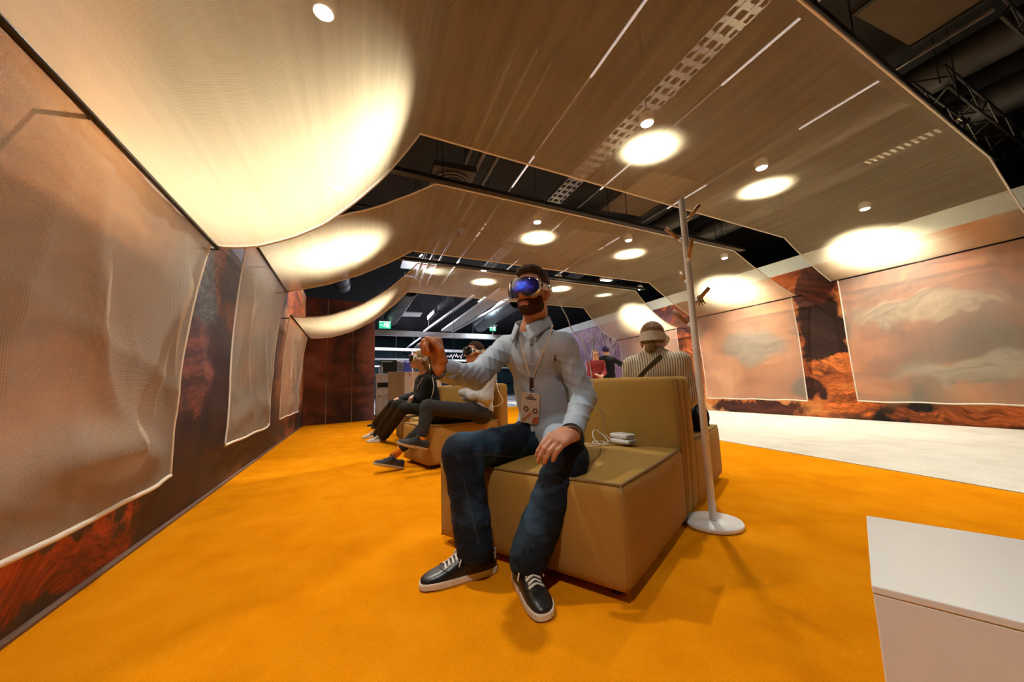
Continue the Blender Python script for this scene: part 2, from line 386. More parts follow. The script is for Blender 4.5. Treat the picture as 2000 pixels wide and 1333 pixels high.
# canopy bays: left rod (near y, far y, z), ridge x left near/far, y near/far left+right, right ridge x, right rod z, curvature left/right
BAYS = [dict(ry=(.45, 3.09), rz=1.84, xl=(.40, .41), yl=(.98, 3.12), xr=(6.20, 6.36), yr=(1.58, 3.80), qz=2.43, qy=(1.70, 3.90), al=1.02, ar=.22, sag=.05),
        dict(ry=(3.78, 6.10), rz=2.26, xl=(.675, .66), yl=(3.90, 6.06), xr=(6.10, 6.10), yr=(4.50, 6.66), qz=2.31, qy=(4.50, 6.90), al=.55, ar=.22, sag=.03),
        dict(ry=(6.66, 9.35), rz=1.99, xl=(.82, .85), yl=(6.69, 8.80), xr=(6.28, 6.15), yr=(7.36, 9.55), qz=2.14, qy=(7.42, 10.0), al=1.18, ar=.75, sag=.03)]
CZ = 3.05
names = ['nearest', 'middle', 'farthest']
for bi, B in enumerate(BAYS):
    def pt(u, v, B=B):
        # u across 0..1 : rod | slope | flat | slope | rod ; v near..far
        e = v
        xl = B['xl'][0]+(B['xl'][1]-B['xl'][0])*e; yl = B['yl'][0]+(B['yl'][1]-B['yl'][0])*e
        xr = B['xr'][0]+(B['xr'][1]-B['xr'][0])*e; yr = B['yr'][0]+(B['yr'][1]-B['yr'][0])*e
        ry = B['ry'][0]+(B['ry'][1]-B['ry'][0])*e; rx = wl(ry)+.155
        qy = B['qy'][0]+(B['qy'][1]-B['qy'][0])*e; qx = 7.66
        belly = math.sin(PI*e)
        if u < .3:
            t = 1-u/.3; p = prof(t, B['al'])
            x = xl+(rx-xl)*t; y = yl+(ry-yl)*t; z = CZ+(B['rz']-CZ)*p-.05*belly*math.sin(PI*t)
            z += .008*wr_noise(x*2, y*.6, 1.3)*math.sin(PI*t); return (x, y, z)
        if u > .8:
            t = (u-.8)/.2; p = prof(t, B['ar'])
            x = xr+(qx-xr)*t; y = yr+(qy-yr)*t; z = CZ+(B['qz']-CZ)*p-.04*belly*math.sin(PI*t)
            return (x, y, z+.004*wr_noise(x, y, 2)*math.sin(PI*t))
        t = (u-.3)/.5; x = xl+(xr-xl)*t; y = yl+(yr-yl)*t
        return (x, y, CZ-B['sag']*belly*math.sin(PI*t)+.004*wr_noise(x*3, y*.4, 1)*belly)
    nu, nv = 100, 30
    R0 = root('fabric_canopy', (2.5, sum(B['yl'])/2, CZ), 'translucent beige net canopy slung across the room, %s of the three' % names[bi], 'canopy', 'net canopies under the ceiling')
    b = MB(); b.grid(pt, nu, nv); o = b.build('net_sheet', 'net_canopy', R0, smooth=True); uv_grid(o, nu, nv, 10.0, 2.4)
    for v in (0, 1):
        b = MB(); b.tube([pt(i/nu, v) for i in range(nu+1)], .010, 6); b.build('hem', 'net_hem', R0, smooth=True)
    # left rod and its wall bracket
    y0, y1 = B['ry']; y0 -= .12; y1 += .03
    pos = ['near the camera', 'in the middle of the wall', 'at the far end of the wall'][bi]
    RR = root('hanging_rod', (wl(y1)+.155, y1, B['rz']-.02), 'dark rod on left wall holding the canopy, %s' % pos, 'rod', 'rods along the left wall')
    b = MB(); b.tube([(wl(y0)+.155, y0, B['rz']-.008), (wl(y1)+.155, y1, B['rz']-.008)], .013, 10); b.build('bar', 'rod_dark', RR, smooth=True)
    for yy in (y1, (y0+y1)/2, y0+.2):
        b = MB(); b.tube([(wl(yy)+.155, yy, B['rz']-.008), (wl(yy)-.005, yy, B['rz']-.02)], .009, 8); b.build('bracket', 'rod_dark', RR, smooth=True)
    # right rod
    y0, y1 = B['qy']; y0 -= .10; y1 += .08
    RR = root('hanging_rod', (7.66, y1, B['qz']-.02), 'dark rod on right wall holding the canopy, %s' % pos, 'rod', 'rods along the right wall')
    b = MB(); b.tube([(7.66, y0, B['qz']-.01), (7.66, y1, B['qz']-.01)], .013, 10); b.build('bar', 'rod_dark', RR, smooth=True)
    for yy in (y0+.05, y1-.05):
        b = MB(); b.tube([(7.66, yy, B['qz']-.01), (WR, yy, B['qz']-.01)], .010, 8); b.build('bracket', 'rod_dark', RR, smooth=True)
    # black batten just above each near edge of the flat part
    pn, pf = np.array(pt(.28, 0)), np.array(pt(.80, 0))
    a = np.array([.0, B['yl'][0]+.0, CZ+.07]); c = np.array([B['xr'][0]+.38, B['yr'][0]+.10, CZ+.07])
    bt = MB(); d = nrm(c-a); s_ = np.array([-d[1], d[0], 0])*.045
    bt.add([a-s_, a+s_, c+s_, c-s_]+[p+np.array([0, 0, .05]) for p in (a-s_, a+s_, c+s_, c-s_)], [(0, 3, 2, 1), (4, 5, 6, 7), (0, 1, 5, 4), (1, 2, 6, 5), (2, 3, 7, 6), (3, 0, 4, 7)])
    RB = root('batten', (a+c)/2)
    bt.build('bar', 'black_paint', RB, bevel=.004)
    for t in (.12, .5, .88):
        q = a+(c-a)*t; h = MB(); h.tube([q+np.array([0, 0, .04]), (q[0], q[1], 5.0)], .006, 6); h.build('hanger', 'black_paint', RB)
    tag(RB, 'black batten carrying the near edge of the %s net canopy' % names[bi], 'batten', 'black battens over the canopies')

# hanging net screens on the walls
def screen_left(y0, y1, ztop, zbot, amp, lab, seed):
    rs = np.random.default_rng(seed); ph = rs.uniform(0, 6, 8)
    L = y1-y0
    def pt(u, v):
        y = y0+L*u; h = 1-v                      # v 0 top .. 1 bottom
        off = .060+.085*(h**2.2)
        rid = lambda q: (1-abs(math.sin(q)))**2.4
        fold = amp*(.7*rid(2.3*(u*L)+1.9*v+ph[0])+.5*rid(4.1*(u*L)-2.6*v+ph[1]+.5*math.sin(3*v))+.30*rid(9.5*u*L+1.5*v+ph[2])-.45)
        low = math.exp(-((v-.88+.04*math.sin(3*u*L+ph[5]))/.07)**2)*amp*1.6*(.6+.4*math.sin(4*u*L+ph[3]))+amp*.8*rid(7*v-1.2*u*L+ph[6])*max(0, v-.35)
        edge = min(1, (1-u)*L/.18, u*L/.18)
        tuck = math.exp(-((1-u)*L/.25)**2)*.05
        x = wl(y)+max(.012, off+(fold+low)*math.sin(PI*min(1, v*.96+.02))*(.3+.7*edge)-tuck*(1-h*h))
        zt = ztop-.02*math.sin(PI*u)*0
        z = zt+(zbot-zt)*v-.005*math.sin(7*u*L+ph[4])*v+.05*max(0, u-.9)*v
        return (x, y, z)
    R0 = root('net_screen', (wl((y0+y1)/2)+.1, (y0+y1)/2, zbot), lab, 'screen', 'net screens on the left wall')
    nu, nv = max(40, int(L*40)), 70
    b = MB(); b.grid(pt, nu, nv); o = b.build('net_sheet', 'net_screen', R0, smooth=True); uv_grid(o, nu, nv, L, ztop-zbot)
    for e in (0, 1):
        b = MB(); b.tube([pt(e, j/nv) for j in range(nv+1)], .007, 6); b.build('hem', 'net_hem', R0, smooth=True)
    b = MB(); b.tube([pt(i/nu, 1) for i in range(nu+1)], .012, 8); b.build('bottom_hem', 'net_hem', R0, smooth=True)
screen_left(.2, 3.02, 1.86, .30, .095, 'large crumpled beige net screen hanging on the left wall nearest the camera', 1)
screen_left(3.92, 6.05, 2.24, .36, .055, 'tall creased net screen hanging second along the left wall', 2)
screen_left(6.50, 9.0, 1.97, .40, .055, 'small net screen hanging on the left wall beside the dark panels', 3)
def screen_right(y0, y1, ztop, zbot, lab, seed):
    rs = np.random.default_rng(seed); ph = rs.uniform(0, 6, 8); L = y1-y0
    def pt(u, v):
        y = y0+L*u
        x = 7.655+.10*v-.03*math.sin(PI*v)*(math.sin(3*u*L+ph[0])*.6+math.sin(7*u*L+2*v+ph[1])*.3+.4*math.sin(4*v+u*5+ph[2]))
        return (min(x, WR-.012), y, ztop+(zbot-ztop)*v-.006*math.sin(9*u*L+ph[3])*v)
    R0 = root('net_screen', (7.7, (y0+y1)/2, zbot), lab, 'screen', 'net screens on the right wall')
    nu, nv = max(24, int(L*18)), 40
    b = MB(); b.grid(pt, nu, nv); o = b.build('net_sheet', 'net_screen_far', R0, smooth=True); uv_grid(o, nu, nv, L, ztop-zbot)
    for e in (0, 1):
        b = MB(); b.tube([pt(e, j/nv) for j in range(nv+1)], .010, 6); b.build('hem', 'net_hem', R0, smooth=True)
    b = MB(); b.tube([pt(i/nu, 1) for i in range(nu+1)], .011, 8); b.build('bottom_hem', 'net_hem', R0, smooth=True)
screen_right(1.2, 3.80, 2.42, .32, 'wide net screen over the orange rock mural at the right edge', 4)
screen_right(4.58, 6.82, 2.30, .31, 'net screen on the right wall behind the coat stand', 5)
screen_right(7.50, 9.9, 2.13, .36, 'far net screen on the right wall behind the woman in stripes', 6)

# ================================================================== DOWNLIGHTS
mat('lamp_body', (.85, .85, .83), .4)
first = None; FIX = []
rowname = ['nearest canopy', 'middle canopy', 'farthest canopy', 'bay behind the viewer']; colname = ['over the left slope', 'left of the middle', 'right of the middle', 'over the right slope']
for i, (x, y) in enumerate(LAMPS):
    if first is None:
        R0 = root('downlight', (x, y, LAMPZ)); first = R0
        b = MB(); b.lathe([(.030, .01), (.062, .012), (.068, .02), (.068, .10), (.02, .13), (.012, .14)], (x, y, LAMPZ), 20); b.build('housing', 'lamp_body', R0, smooth=False)
        b = MB(); b.tube([(x, y, LAMPZ+.13), (x, y, 5.0)], .006, 6); b.build('stem', 'black_paint', R0)
        b = MB(); b.lathe([(.001, .004), (.050, .004), (.055, .012), (.001, .012)], (x, y, LAMPZ), 20); b.build('lens', 'lamp_lens', R0)
        o = R0
    else:
        o = copy_tree(first); o.location = (x, y, LAMPZ)
    tag(o, 'round white downlight above the %s, %s' % (rowname[i//4], colname[i % 4]), 'lamp', 'downlights above the canopies')
    FIX.append(o)
for i, o in enumerate(FIX):
    ld = bpy.data.lights.new('downlight_beam', 'SPOT'); ld.energy = SPOT_W*{0: 1.5, 4: 1.3, 8: 1.3, 3: 2.4, 7: 2.4, 11: 2.4, 12: .7}.get(i, 1.0); ld.color = (1.0, .965, .90); ld.spot_size = math.radians(112); ld.spot_blend = 1.0; ld.shadow_soft_size = .045
    lo = bpy.data.objects.new('downlight_beam', ld); COL.objects.link(lo); lo.location = (0, 0, -.012); lo.parent = o
# ================================================================== FURNITURE
def make_upholstery(name, c1, c2):
    g = NT(name)
    w1 = g.n('ShaderNodeTexWave', Scale=170.0, Distortion=1.2, Detail=2.0); w1.bands_direction = 'DIAGONAL'; g.t.links.new(g.tc.outputs['Object'], w1.inputs['Vector'])
    w2 = g.n('ShaderNodeTexWave', Scale=170.0, Distortion=1.2, Detail=2.0); w2.bands_direction = 'DIAGONAL'; g.t.links.new(g.map((1, -1, -1)), w2.inputs['Vector'])
    wv = g.math('MULTIPLY', g.math('ADD', w1.outputs['Fac'], w2.outputs['Fac']), .5)
    big = g.noise(g.map(), 3.0, 4)
    c = g.mix(g.math('ADD', g.math('MULTIPLY', wv, .7), g.math('MULTIPLY', big, .3)), c1, c2)
    g.col(c); g.bump(wv, .25, .003); g.set(Roughness=.85, Specular_IOR_Level=.2); return g.m
make_upholstery('sofa_fabric', (.25, .120, .008), (.52, .315, .085))
mat('sofa_piping', (.25, .15, .05), .8)
mat('sofa_foot', (.02, .018, .015), .6)

def puffy(b, lo, hi, frame, r=.04, bulge=(.012, .012, .015), n=12):
    """rounded, slightly inflated cushion block in a local frame (origin, U, V)"""
    lo, hi = np.array(lo, float), np.array(hi, float); c = (lo+hi)/2; h = (hi-lo)/2; org, U, V = frame
    def P(q):
        inner = np.clip(q*h, -(h-r), h-r); d = q*h-inner; L = np.linalg.norm(d)
        p = inner+(d/L*r if L > 1e-9 else 0)
        f = [(1-q[1]**2)*(1-q[2]**2), (1-q[0]**2)*(1-q[2]**2), (1-q[0]**2)*(1-q[1]**2)]
        p = p+np.array([np.sign(q[i])*bulge[i]*f[i]*(abs(q[i]) > .999) for i in range(3)])
        p = p+c; return org+U*p[0]+V*p[1]+np.array([0, 0, p[2]])
    t = [-1+2*k/n for k in range(n+1)]
    t = sorted(set(t+[-.985, -.95, .95, .985])); m = len(t)-1
    for ax in range(3):
        for sg in (-1, 1):
            a1, a2 = [(1, 2), (2, 0), (0, 1)][ax]
            def fn(u, v):
                q = np.zeros(3); q[ax] = sg; q[a1] = t[round(u*m)]*sg; q[a2] = t[round(v*m)]; return P(q)
            b.grid(fn, m, m)
    return b
def wl_pipe(b, pts, frame, r=.006):
    org, U, V = frame
    b.tube([org+U*p[0]+V*p[1]+np.array([0, 0, p[2]]) for p in pts], r, 6); return b
def sofa(corner, ang, width, depth, back, zs, zb, label, flip=False):
    """corner = front corner on the floor, ang = heading of the width axis"""
    U = np.array([math.cos(ang), math.sin(ang), 0]); V = np.array([U[1], -U[0], 0])
    org = np.array([*corner, 0.0]); fr = (org, U, V)
    R0 = root('sofa_module', org+U*width/2+V*depth/2, label, 'sofa', 'tan upholstered sofa modules')
    b = MB(); puffy(b, (0, 0, .035), (width, depth-back, zs), fr, .03, (.012, .014, .022)); b.build('seat', 'sofa_fabric', R0, smooth=True)
    b = MB(); puffy(b, (0, depth-back+.004, .035), (width, depth, zb), fr, .035, (.01, .012, .006)); b.build('backrest', 'sofa_fabric', R0, smooth=True)
    e = .012; s_ = depth-back; z = zs-.002
    b = MB(); wl_pipe(b, [(e, s_, z), (e-.004, s_*.5, z), (e, e, z), (width*.5, e-.004, z), (width-e, e, z), (width-e, s_*.5, z), (width-e, s_, z)], fr, .007); b.build('piping', 'sofa_piping', R0, smooth=True)
    for (x, y) in ((e, e), (width-e, e)):
        b = MB(); wl_pipe(b, [(x, y, .04), (x, y, zs)], fr, .005); b.build('piping', 'sofa_piping', R0, smooth=True)
    for x in (e, width-e):
        for y in (s_+.018, depth-.018):
            b = MB(); wl_pipe(b, [(x, y, .04), (x, y, zb-.02)], fr, .005); b.build('piping', 'sofa_piping', R0, smooth=True)
    for (x, y) in ((.08, .08), (width-.08, .08), (.08, depth-.08), (width-.08, depth-.08)):
        b = MB(); p = org+U*x+V*y; b.lathe([(.02, 0), (.025, .05)], p, 12); b.build('foot', 'sofa_foot', R0)
    return R0
SA = math.atan2(.855, -.52)
S_U = np.array([math.cos(SA), math.sin(SA), 0]); S_V = np.array([S_U[1], -S_U[0], 0]); S_O = np.array([.872, 1.168, 0])
def sof(u, v, z): return S_O+S_U*u+S_V*v+np.array([0, 0, z])
ZS, ZB = .416, .815
sofa(S_O[:2], SA, 1.0, 1.045, .15, ZS, ZB, 'tan sofa module nearest the camera, under the man in the blue shirt')
c2 = sof(1.0, 2.10, 0)
sofa(c2[:2], SA+PI, 1.0, 1.045, .15, ZS, ZB, 'tan sofa module back to back, under the woman in stripes')
s2a = math.atan2(.955, -.296)
S2_U = np.array([math.cos(s2a), math.sin(s2a), 0]); S2_V = np.array([S2_U[1], -S2_U[0], 0]); S2_O = np.array([.56, 3.74, 0])
def sof2(u, v, z): return S2_O+S2_U*u+S2_V*v+np.array([0, 0, z])
sofa(S2_O[:2], s2a, .64, 1.0, .15, ZS, ZB, 'tan sofa module under the man with crossed legs')
s3a = math.atan2(.998, -.06)
S3_U = np.array([math.cos(s3a), math.sin(s3a), 0]); S3_V = np.array([S3_U[1], -S3_U[0], 0]); S3_O = np.array([.53, 4.62, 0])
def sof3(u, v, z): return S3_O+S3_U*u+S3_V*v+np.array([0, 0, z])
sofa(S3_O[:2], s3a, 1.7, .80, .15, ZS, ZB, 'long tan sofa module under the woman in the black hoodie')

# coat stand with wooden pegs
mat('stand_white', (.88, .87, .83), .4, noise=(10, .03))
mat('peg_wood', (.42, .22, .07), .5, noise=(40, .2))
mat('key_brass', (.40, .28, .10), .3, .9)
base = onz(1394, 1026); PB = np.array([base[0], base[1], 0]); PT = ony(1331, 390, base[1]+.01); dP = math.hypot(base[0], base[1])
R0 = root('coat_stand', PB, 'white tree-shaped coat stand with wooden pegs beside the nearest sofa', 'coat stand', 'white coat stands'); STAND = R0
b = MB(); b.lathe([(.001, 0), (.138, 0), (.146, .004), (.147, .018), (.143, .026), (.001, .028)], PB, 48); b.build('base', 'stand_white', R0, smooth=True)
b = MB(); b.tube([PB+np.array([0, 0, .02]), PT], [.0195, .0185], 16); b.build('pole', 'stand_white', R0, smooth=True)
pegs = [((1339, 436), (1347, 424), (1366, 401), 0, 0), ((1337, 477), (1326, 467), (1300, 447), 0, 0), ((1346, 514), (1346, 502), (1351, 467), -.05, -.09),
        ((1342, 555), (1339, 549), (1328, 533), .03, .06), ((1354, 600), (1366, 584), (1385, 562), 0, -.02), ((1352, 641), (1343, 632), (1314, 607), 0, .0)]
PEGP = []
for (p0, p1, p2, d1, d2) in pegs:
    t = (p0[1]-390)/(1015-390); ax = PT+(PB-PT)*t
    dd = math.hypot(ax[0], ax[1]); A = at(*p0, dd); Bq = at(*p1, dd+d1*.6); Cq = at(*p2, dd+d2)
    A = np.array([ax[0], ax[1], A[2]])
    b = MB(); b.tube([A, Bq], .0105, 10); arm = b.build('branch', 'stand_white', R0, smooth=True)
    b = MB(); b.tube([Bq, Cq], .0112, 10); o = b.build('peg', 'peg_wood', arm, smooth=True); o['label'] = 'wooden peg tip'
    PEGP.append((Bq, Cq))
kq = PEGP[4][0]+(PEGP[4][1]-PEGP[4][0])*.06
R1 = root('key_ring', kq-np.array([0, 0, .05]), 'small brass key ring hanging on a coat stand peg', 'keys')
b = MB(); b.tube([kq+.016*(math.cos(a)*rgt+math.sin(a)*np.array([0, 0, 1.])) for a in np.linspace(0, 2*PI, 17)], .0028, 6); b.build('ring', 'key_brass', R1, smooth=True)
for k in range(4):
    a = -2.2+k*.45; d = math.cos(a)*rgt+math.sin(a)*np.array([0, 0, 1.]); q = kq+.016*d
    b = MB(); b.tube([q, q+d*.012], .007, 8); b.tube([q+d*.012, q+d*.030], .0035, 6); b.build('key', 'key_brass', R1, smooth=True)
# the second coat stand, far behind
c = copy_tree(STAND); p = onz(806, 681, 1.9); c.location = (p[0], p[1], 0); c.rotation_euler = (0, 0, 1.0)
c['label'] = 'far white coat stand behind the woman in the black hoodie'
# white plinth at the lower right
N = np.array([.783, .400, 0]); a1 = nrm([.365, .178, 0]); a2 = nrm([.178, -.365, 0]); L = .408
b = MB(); q = [N, N+a1*L, N+a1*L+a2*L, N+a2*L]; b.add(q+[p+np.array([0, 0, .437]) for p in q], [(3, 2, 1, 0), (4, 5, 6, 7), (0, 1, 5, 4), (1, 2, 6, 5), (2, 3, 7, 6), (3, 0, 4, 7)])
R0 = root('plinth', (N+a1*L/2+a2*L/2), 'white cube plinth at the lower right corner', 'plinth'); b.build('body', 'white_plinth', R0, bevel=.002)
q2 = [p+(p-(N+a1*L/2+a2*L/2))*.004 for p in q]
b = MB(); b.add([p+np.array([0, 0, .437]) for p in q2]+[p+np.array([0, 0, .45]) for p in q2], [(3, 2, 1, 0), (4, 5, 6, 7), (0, 1, 5, 4), (1, 2, 6, 5), (2, 3, 7, 6), (3, 0, 4, 7)]); b.build('top_panel', 'white_plinth', R0, bevel=.002)
# ================================================================== CEILING SERVICES
def hang(R0, pts, m='black_paint', r=.005):
    for p in pts:
        b = MB(); b.tube([p, (p[0], p[1], 5.0)], r, 6); b.build('hanger', m, R0)
def duct(name, x, y0, y1, z, r, m, label, cat, group=None, x1=None):
    x1 = x if x1 is None else x1
    R0 = root(name, ((x+x1)/2, (y0+y1)/2, z), label, cat, group)
    b = MB(); b.tube([(x+(x1-x)*t, y0+(y1-y0)*t, z) for t in np.linspace(0, 1, 9)], r, 20); b.build('tube', m, R0, smooth=True)
    for t in np.linspace(.06, .94, max(3, int((y1-y0)/2.2))):
        q = np.array([x+(x1-x)*t, y0+(y1-y0)*t, z]); b = MB(); b.tube([q-np.array([0, .03, 0]), q+np.array([0, .03, 0])], r*1.06, 20); b.build('collar', m, R0, smooth=True)
    hang(R0, [(x+(x1-x)*t, y0+(y1-y0)*t, z+r*.9) for t in (.1, .5, .9)]); return R0
mat('pipe_grey', (.10, .10, .10), .45, .4)
duct('air_duct', 6.35, -3, 14, 4.35, .20, 'duct_grey', 'thick dark grey air duct running above the right side', 'duct', 'dark ceiling ducts')
duct('air_duct', 7.75, -3, 14, 4.35, .22, 'duct_grey', 'dark air duct running just above the right wall', 'duct', 'dark ceiling ducts')
duct('air_duct', -.80, 2.6, 13, 4.2, .24, 'duct_grey', 'dark air duct running above the left side', 'duct', 'dark ceiling ducts')
for i, (x, r) in enumerate(((1.35, .035), (1.55, .045), (1.78, .03))):
    duct('ceiling_pipe', x, 3.0, 12, 4.2, r, 'pipe_grey', ['left', 'middle', 'right'][i]+' of three parallel grey ceiling pipes above the gap', 'pipe', 'grey ceiling pipes')
for i, (x, y0, y1) in enumerate(((2.25, 1.4, 12), (5.45, 1.2, 12), (3.75, 1.0, 12))):
    R0 = root('light_rail', (x, 6, 4.15), 'slim pale light rail above the canopies, '+['left of the cable tray', 'farthest right', 'right of the cable tray'][i], 'rail', 'pale light rails')
    b = MB(); b.box((x-.012, y0, 4.14), (x+.012, y1, 4.17)); b.build('rail', 'steel', R0)
    for y in np.arange(y0+.8, y1-.6, 2.4):
        b = MB(); b.box((x-.012, y, 4.125), (x+.012, y+.9, 4.14)); b.build('tube', 'tube_white', R0)
    hang(R0, [(x, y0+.3, 4.18), (x, (y0+y1)/2, 4.18), (x, y1-.3, 4.18)])
# perforated cable tray
R0 = root('cable_tray', (3.2, 5, 4.2), 'perforated steel cable tray running above the canopies', 'tray')
for x in (3.08, 3.36):
    b = MB(); b.box((x-.008, .6, 4.17), (x+.008, 11, 4.23)); b.build('side_rail', 'steel', R0)
for k in range(64):
    y = .7+k*.16; b = MB(); b.box((3.08, y-.035, 4.168), (3.36, y+.035, 4.178)); b.build('rung', 'steel', R0)
for x in (3.16, 3.28):
    b = MB(); b.box((x-.02, .6, 4.164), (x+.02, 11, 4.168)); b.build('strap', 'steel', R0)
hang(R0, [(3.08, y, 4.2) for y in (1, 4, 7, 10)])
# brown acoustic panels
for i, (y0, y1) in enumerate(((-1.6, 1.75), (4.55, 6.0), (7.0, 9.2))):
    R0 = root('ceiling_panel', (4.9, (y0+y1)/2, 4.3), 'flat brown ceiling panel above the '+['near right corner', 'gap between the first canopies', 'farthest canopy'][i], 'panel', 'brown ceiling panels')
    b = MB(); b.box((4.35, y0, 4.28), (5.45, y1, 4.32)); b.build('board', 'panel_brown', R0)
    b = MB(); b.box((4.35, y0, 4.26), (4.40, y1, 4.28)); b.box((5.40, y0, 4.26), (5.45, y1, 4.28)); b.build('edge_strip', 'black_paint', R0)
    hang(R0, [(4.4, (y0+y1)/2, 4.32), (5.4, (y0+y1)/2, 4.32)])
# lighting trusses
def truss(name, p, q, w, label, group=None, m='steel', step=.32, rr=.016):
    p, q = np.array(p, float), np.array(q, float); d = nrm(q-p); s = nrm(np.cross(d, (0, 0, 1))); L = np.linalg.norm(q-p)
    R0 = root(name, (p+q)/2, label, 'truss', group)
    offs = [(-w/2, -w/2), (w/2, -w/2), (w/2, w/2), (-w/2, w/2)]
    f = lambda t, o: p+d*t+s*o[0]+np.array([0, 0, o[1]])
    for o in offs:
        b = MB(); b.tube([f(0, o), f(L, o)], rr, 8); b.build('chord', m, R0, smooth=True)
    n = int(L/step)
    for k in range(4):
        b = MB(); a, c = offs[k], offs[(k+1) % 4]
        for i in range(n):
            b.tube([f(i*step, a if i % 2 else c), f((i+1)*step, c if i % 2 else a)], rr*.5, 5)
        b.build('lacing', m, R0)
    hang(R0, [f(L*.1, (0, w/2)), f(L*.9, (0, w/2))]); return R0
mat('truss_dark', (.05, .05, .05), .4, .8)
truss('lighting_truss', (5.6, 1.72, 3.86), (8.8, 1.95, 3.86), .24, 'dark lighting truss crossing above the right wall', m='truss_dark')
truss('lighting_truss', (5.0, .95, 3.9), (8.8, 1.1, 3.9), .24, 'short dark truss behind the brown panel at the upper right', m='truss_dark')
truss('lighting_truss', (-1.2, 6.4, 3.74), (9, 7.3, 3.74), .26, 'long dark lighting truss above the gap before the farthest canopy', m='truss_dark')
truss('lighting_truss', (6.2, 3.9, 3.8), (7.9, 4.5, 3.8), .24, 'dark truss above the right end of the middle canopy', m='truss_dark')
# ventilation fan grille above the middle canopy
R0 = root('fan_grille', (1.1, 5.0, 3.75), 'round ventilation fan grille above the middle canopy', 'fan')
for r in (.24, .17, .10):
    b = MB(); b.tube([(1.1+r*math.cos(a), 5.0+r*math.sin(a), 3.75) for a in np.linspace(0, 2*PI, 29)], .014, 6); b.build('ring', 'pipe_grey', R0, smooth=True)
b = MB(); b.box((.8, 4.7, 3.77), (1.4, 5.3, 3.86)); b.build('housing', 'duct_grey', R0, bevel=.01)
hang(R0, [(.9, 5, 3.86), (1.3, 5, 3.86)])
R0 = root('ceiling_vent', (6.9, 2.3, 4.3), 'slatted vent grille beside the right dark duct', 'vent')
for k in range(14):
    b = MB(); b.box((7.0, 1.95+k*.075, 4.0), (7.22, 1.985+k*.075, 4.03)); b.build('slat', 'white_paint', R0)
for x in (6.99, 7.21):
    b = MB(); b.box((x, 1.93, 3.99), (x+.02, 3.0, 4.04)); b.build('frame', 'black_paint', R0)
hang(R0, [(7.0, 2.0, 4.03), (7.22, 2.9, 4.03)])
# cool stage lamps: the star-like one and the flat one above the farthest canopy
def stage_lamp(p, aim, label, energy, flat=False):
    p = np.array(p, float); R0 = root('stage_lamp', p, label, 'lamp', 'cool stage lamps')
    d = nrm(np.array(aim)-p)
    if flat:
        b = MB(); b.box((-.16, -.07, 0), (.16, .07, .06), None, p); b.build('housing', 'lamp_body', R0, bevel=.01)
        b = MB(); b.box((-.14, -.055, -.01), (.14, .055, 0), None, p); b.build('lens', mat('lens_cool', (1, 1, 1), .5, emit=((.85, .95, 1.0), 6)), R0)
    else:
        b = MB(); b.tube([p, p-d*.16], [.045, .03], 14); b.build('housing', 'black_paint', R0, smooth=True)
        b = MB(); b.tube([p+d*.004, p+d*.008], .04, 14); b.build('lens', mat('lens_star', (1, 1, 1), .5, emit=((.8, .97, 1.0), 80)), R0)
    hang(R0, [p+np.array([0, 0, .05])])
    ld = bpy.data.lights.new('stage_beam', 'SPOT'); ld.energy = energy; ld.color = (.80, .93, 1.0); ld.spot_size = math.radians(70); ld.spot_blend = .6; ld.shadow_soft_size = .05
    lo = bpy.data.objects.new('stage_beam', ld); COL.objects.link(lo); lo.parent = R0; lo.location = tuple(d*.05)
    lo.rotation_euler = Vector(d).to_track_quat('-Z', 'Y').to_euler()
stage_lamp(onz(822, 499, 3.35), onz(850, 535, 3.0), 'small bright cool lamp above the left end of the farthest canopy', 60)
stage_lamp(onz(1184, 548, 3.42), onz(1180, 580, 3.0), 'flat cool white lamp above the farthest canopy on the right', 50, True)

# ================================================================== THE HALL BEYOND
mat('hall_wall_dark', (.020, .055, .066), .8, noise=(2, .4))
mat('hall_beam', (.62, .64, .66), .6, noise=(6, .12))
mat('hall_panel', (.50, .49, .46), .7, noise=(6, .08))
mat('hall_duct', (.10, .13, .14), .5, .2, noise=(4, .2))
mat('exit_green', (.0, .35, .16), .5, emit=((.03, .75, .40), .9))
mat('exit_white', (1, 1, 1), .5, emit=((.85, 1, .93), 1.6))
mat('laminate_white', (.82, .83, .82), .4); mat('partition_grey', (.30, .27, .22), .7, noise=(5, .05))
mat('screen_dark', (.02, .025, .02), .2)
b = MB(); b.box((-14, 33, 0), (22, 33.2, 5)); tag(b.build('wall_far', 'hall_wall_dark', loc=(0, 0, 0)), kind='structure')
for i, (y, pa, pb, h, lab) in enumerate(((17, (732, 650), (1085, 664), .22, 'nearest'), (21, (732, 682), (1085, 692), .14, 'second'), (25, (732, 702), (1085, 708), .12, 'third'), (29, (732, 716), (1085, 720), .10, 'farthest'))):
    A, Bq = ony(*pa, y), ony(*pb, y)
    R0 = root('cross_beam', (A+Bq)/2, 'pale beam across the far hall, %s of the four' % lab, 'beam', 'pale hall beams')
    b = MB(); b.add([A+np.array([0, s, t*h]) for s in (-.15, .15) for t in (-.5, .5)]+[Bq+np.array([0, s, t*h]) for s in (-.15, .15) for t in (-.5, .5)],
          [(0, 1, 3, 2), (4, 6, 7, 5), (0, 4, 5, 1), (2, 3, 7, 6), (0, 2, 6, 4), (1, 5, 7, 3)]); b.build('beam', 'hall_beam', R0)
    hang(R0, [A+(Bq-A)*t for t in (.1, .5, .9)], 'black_paint', .02)
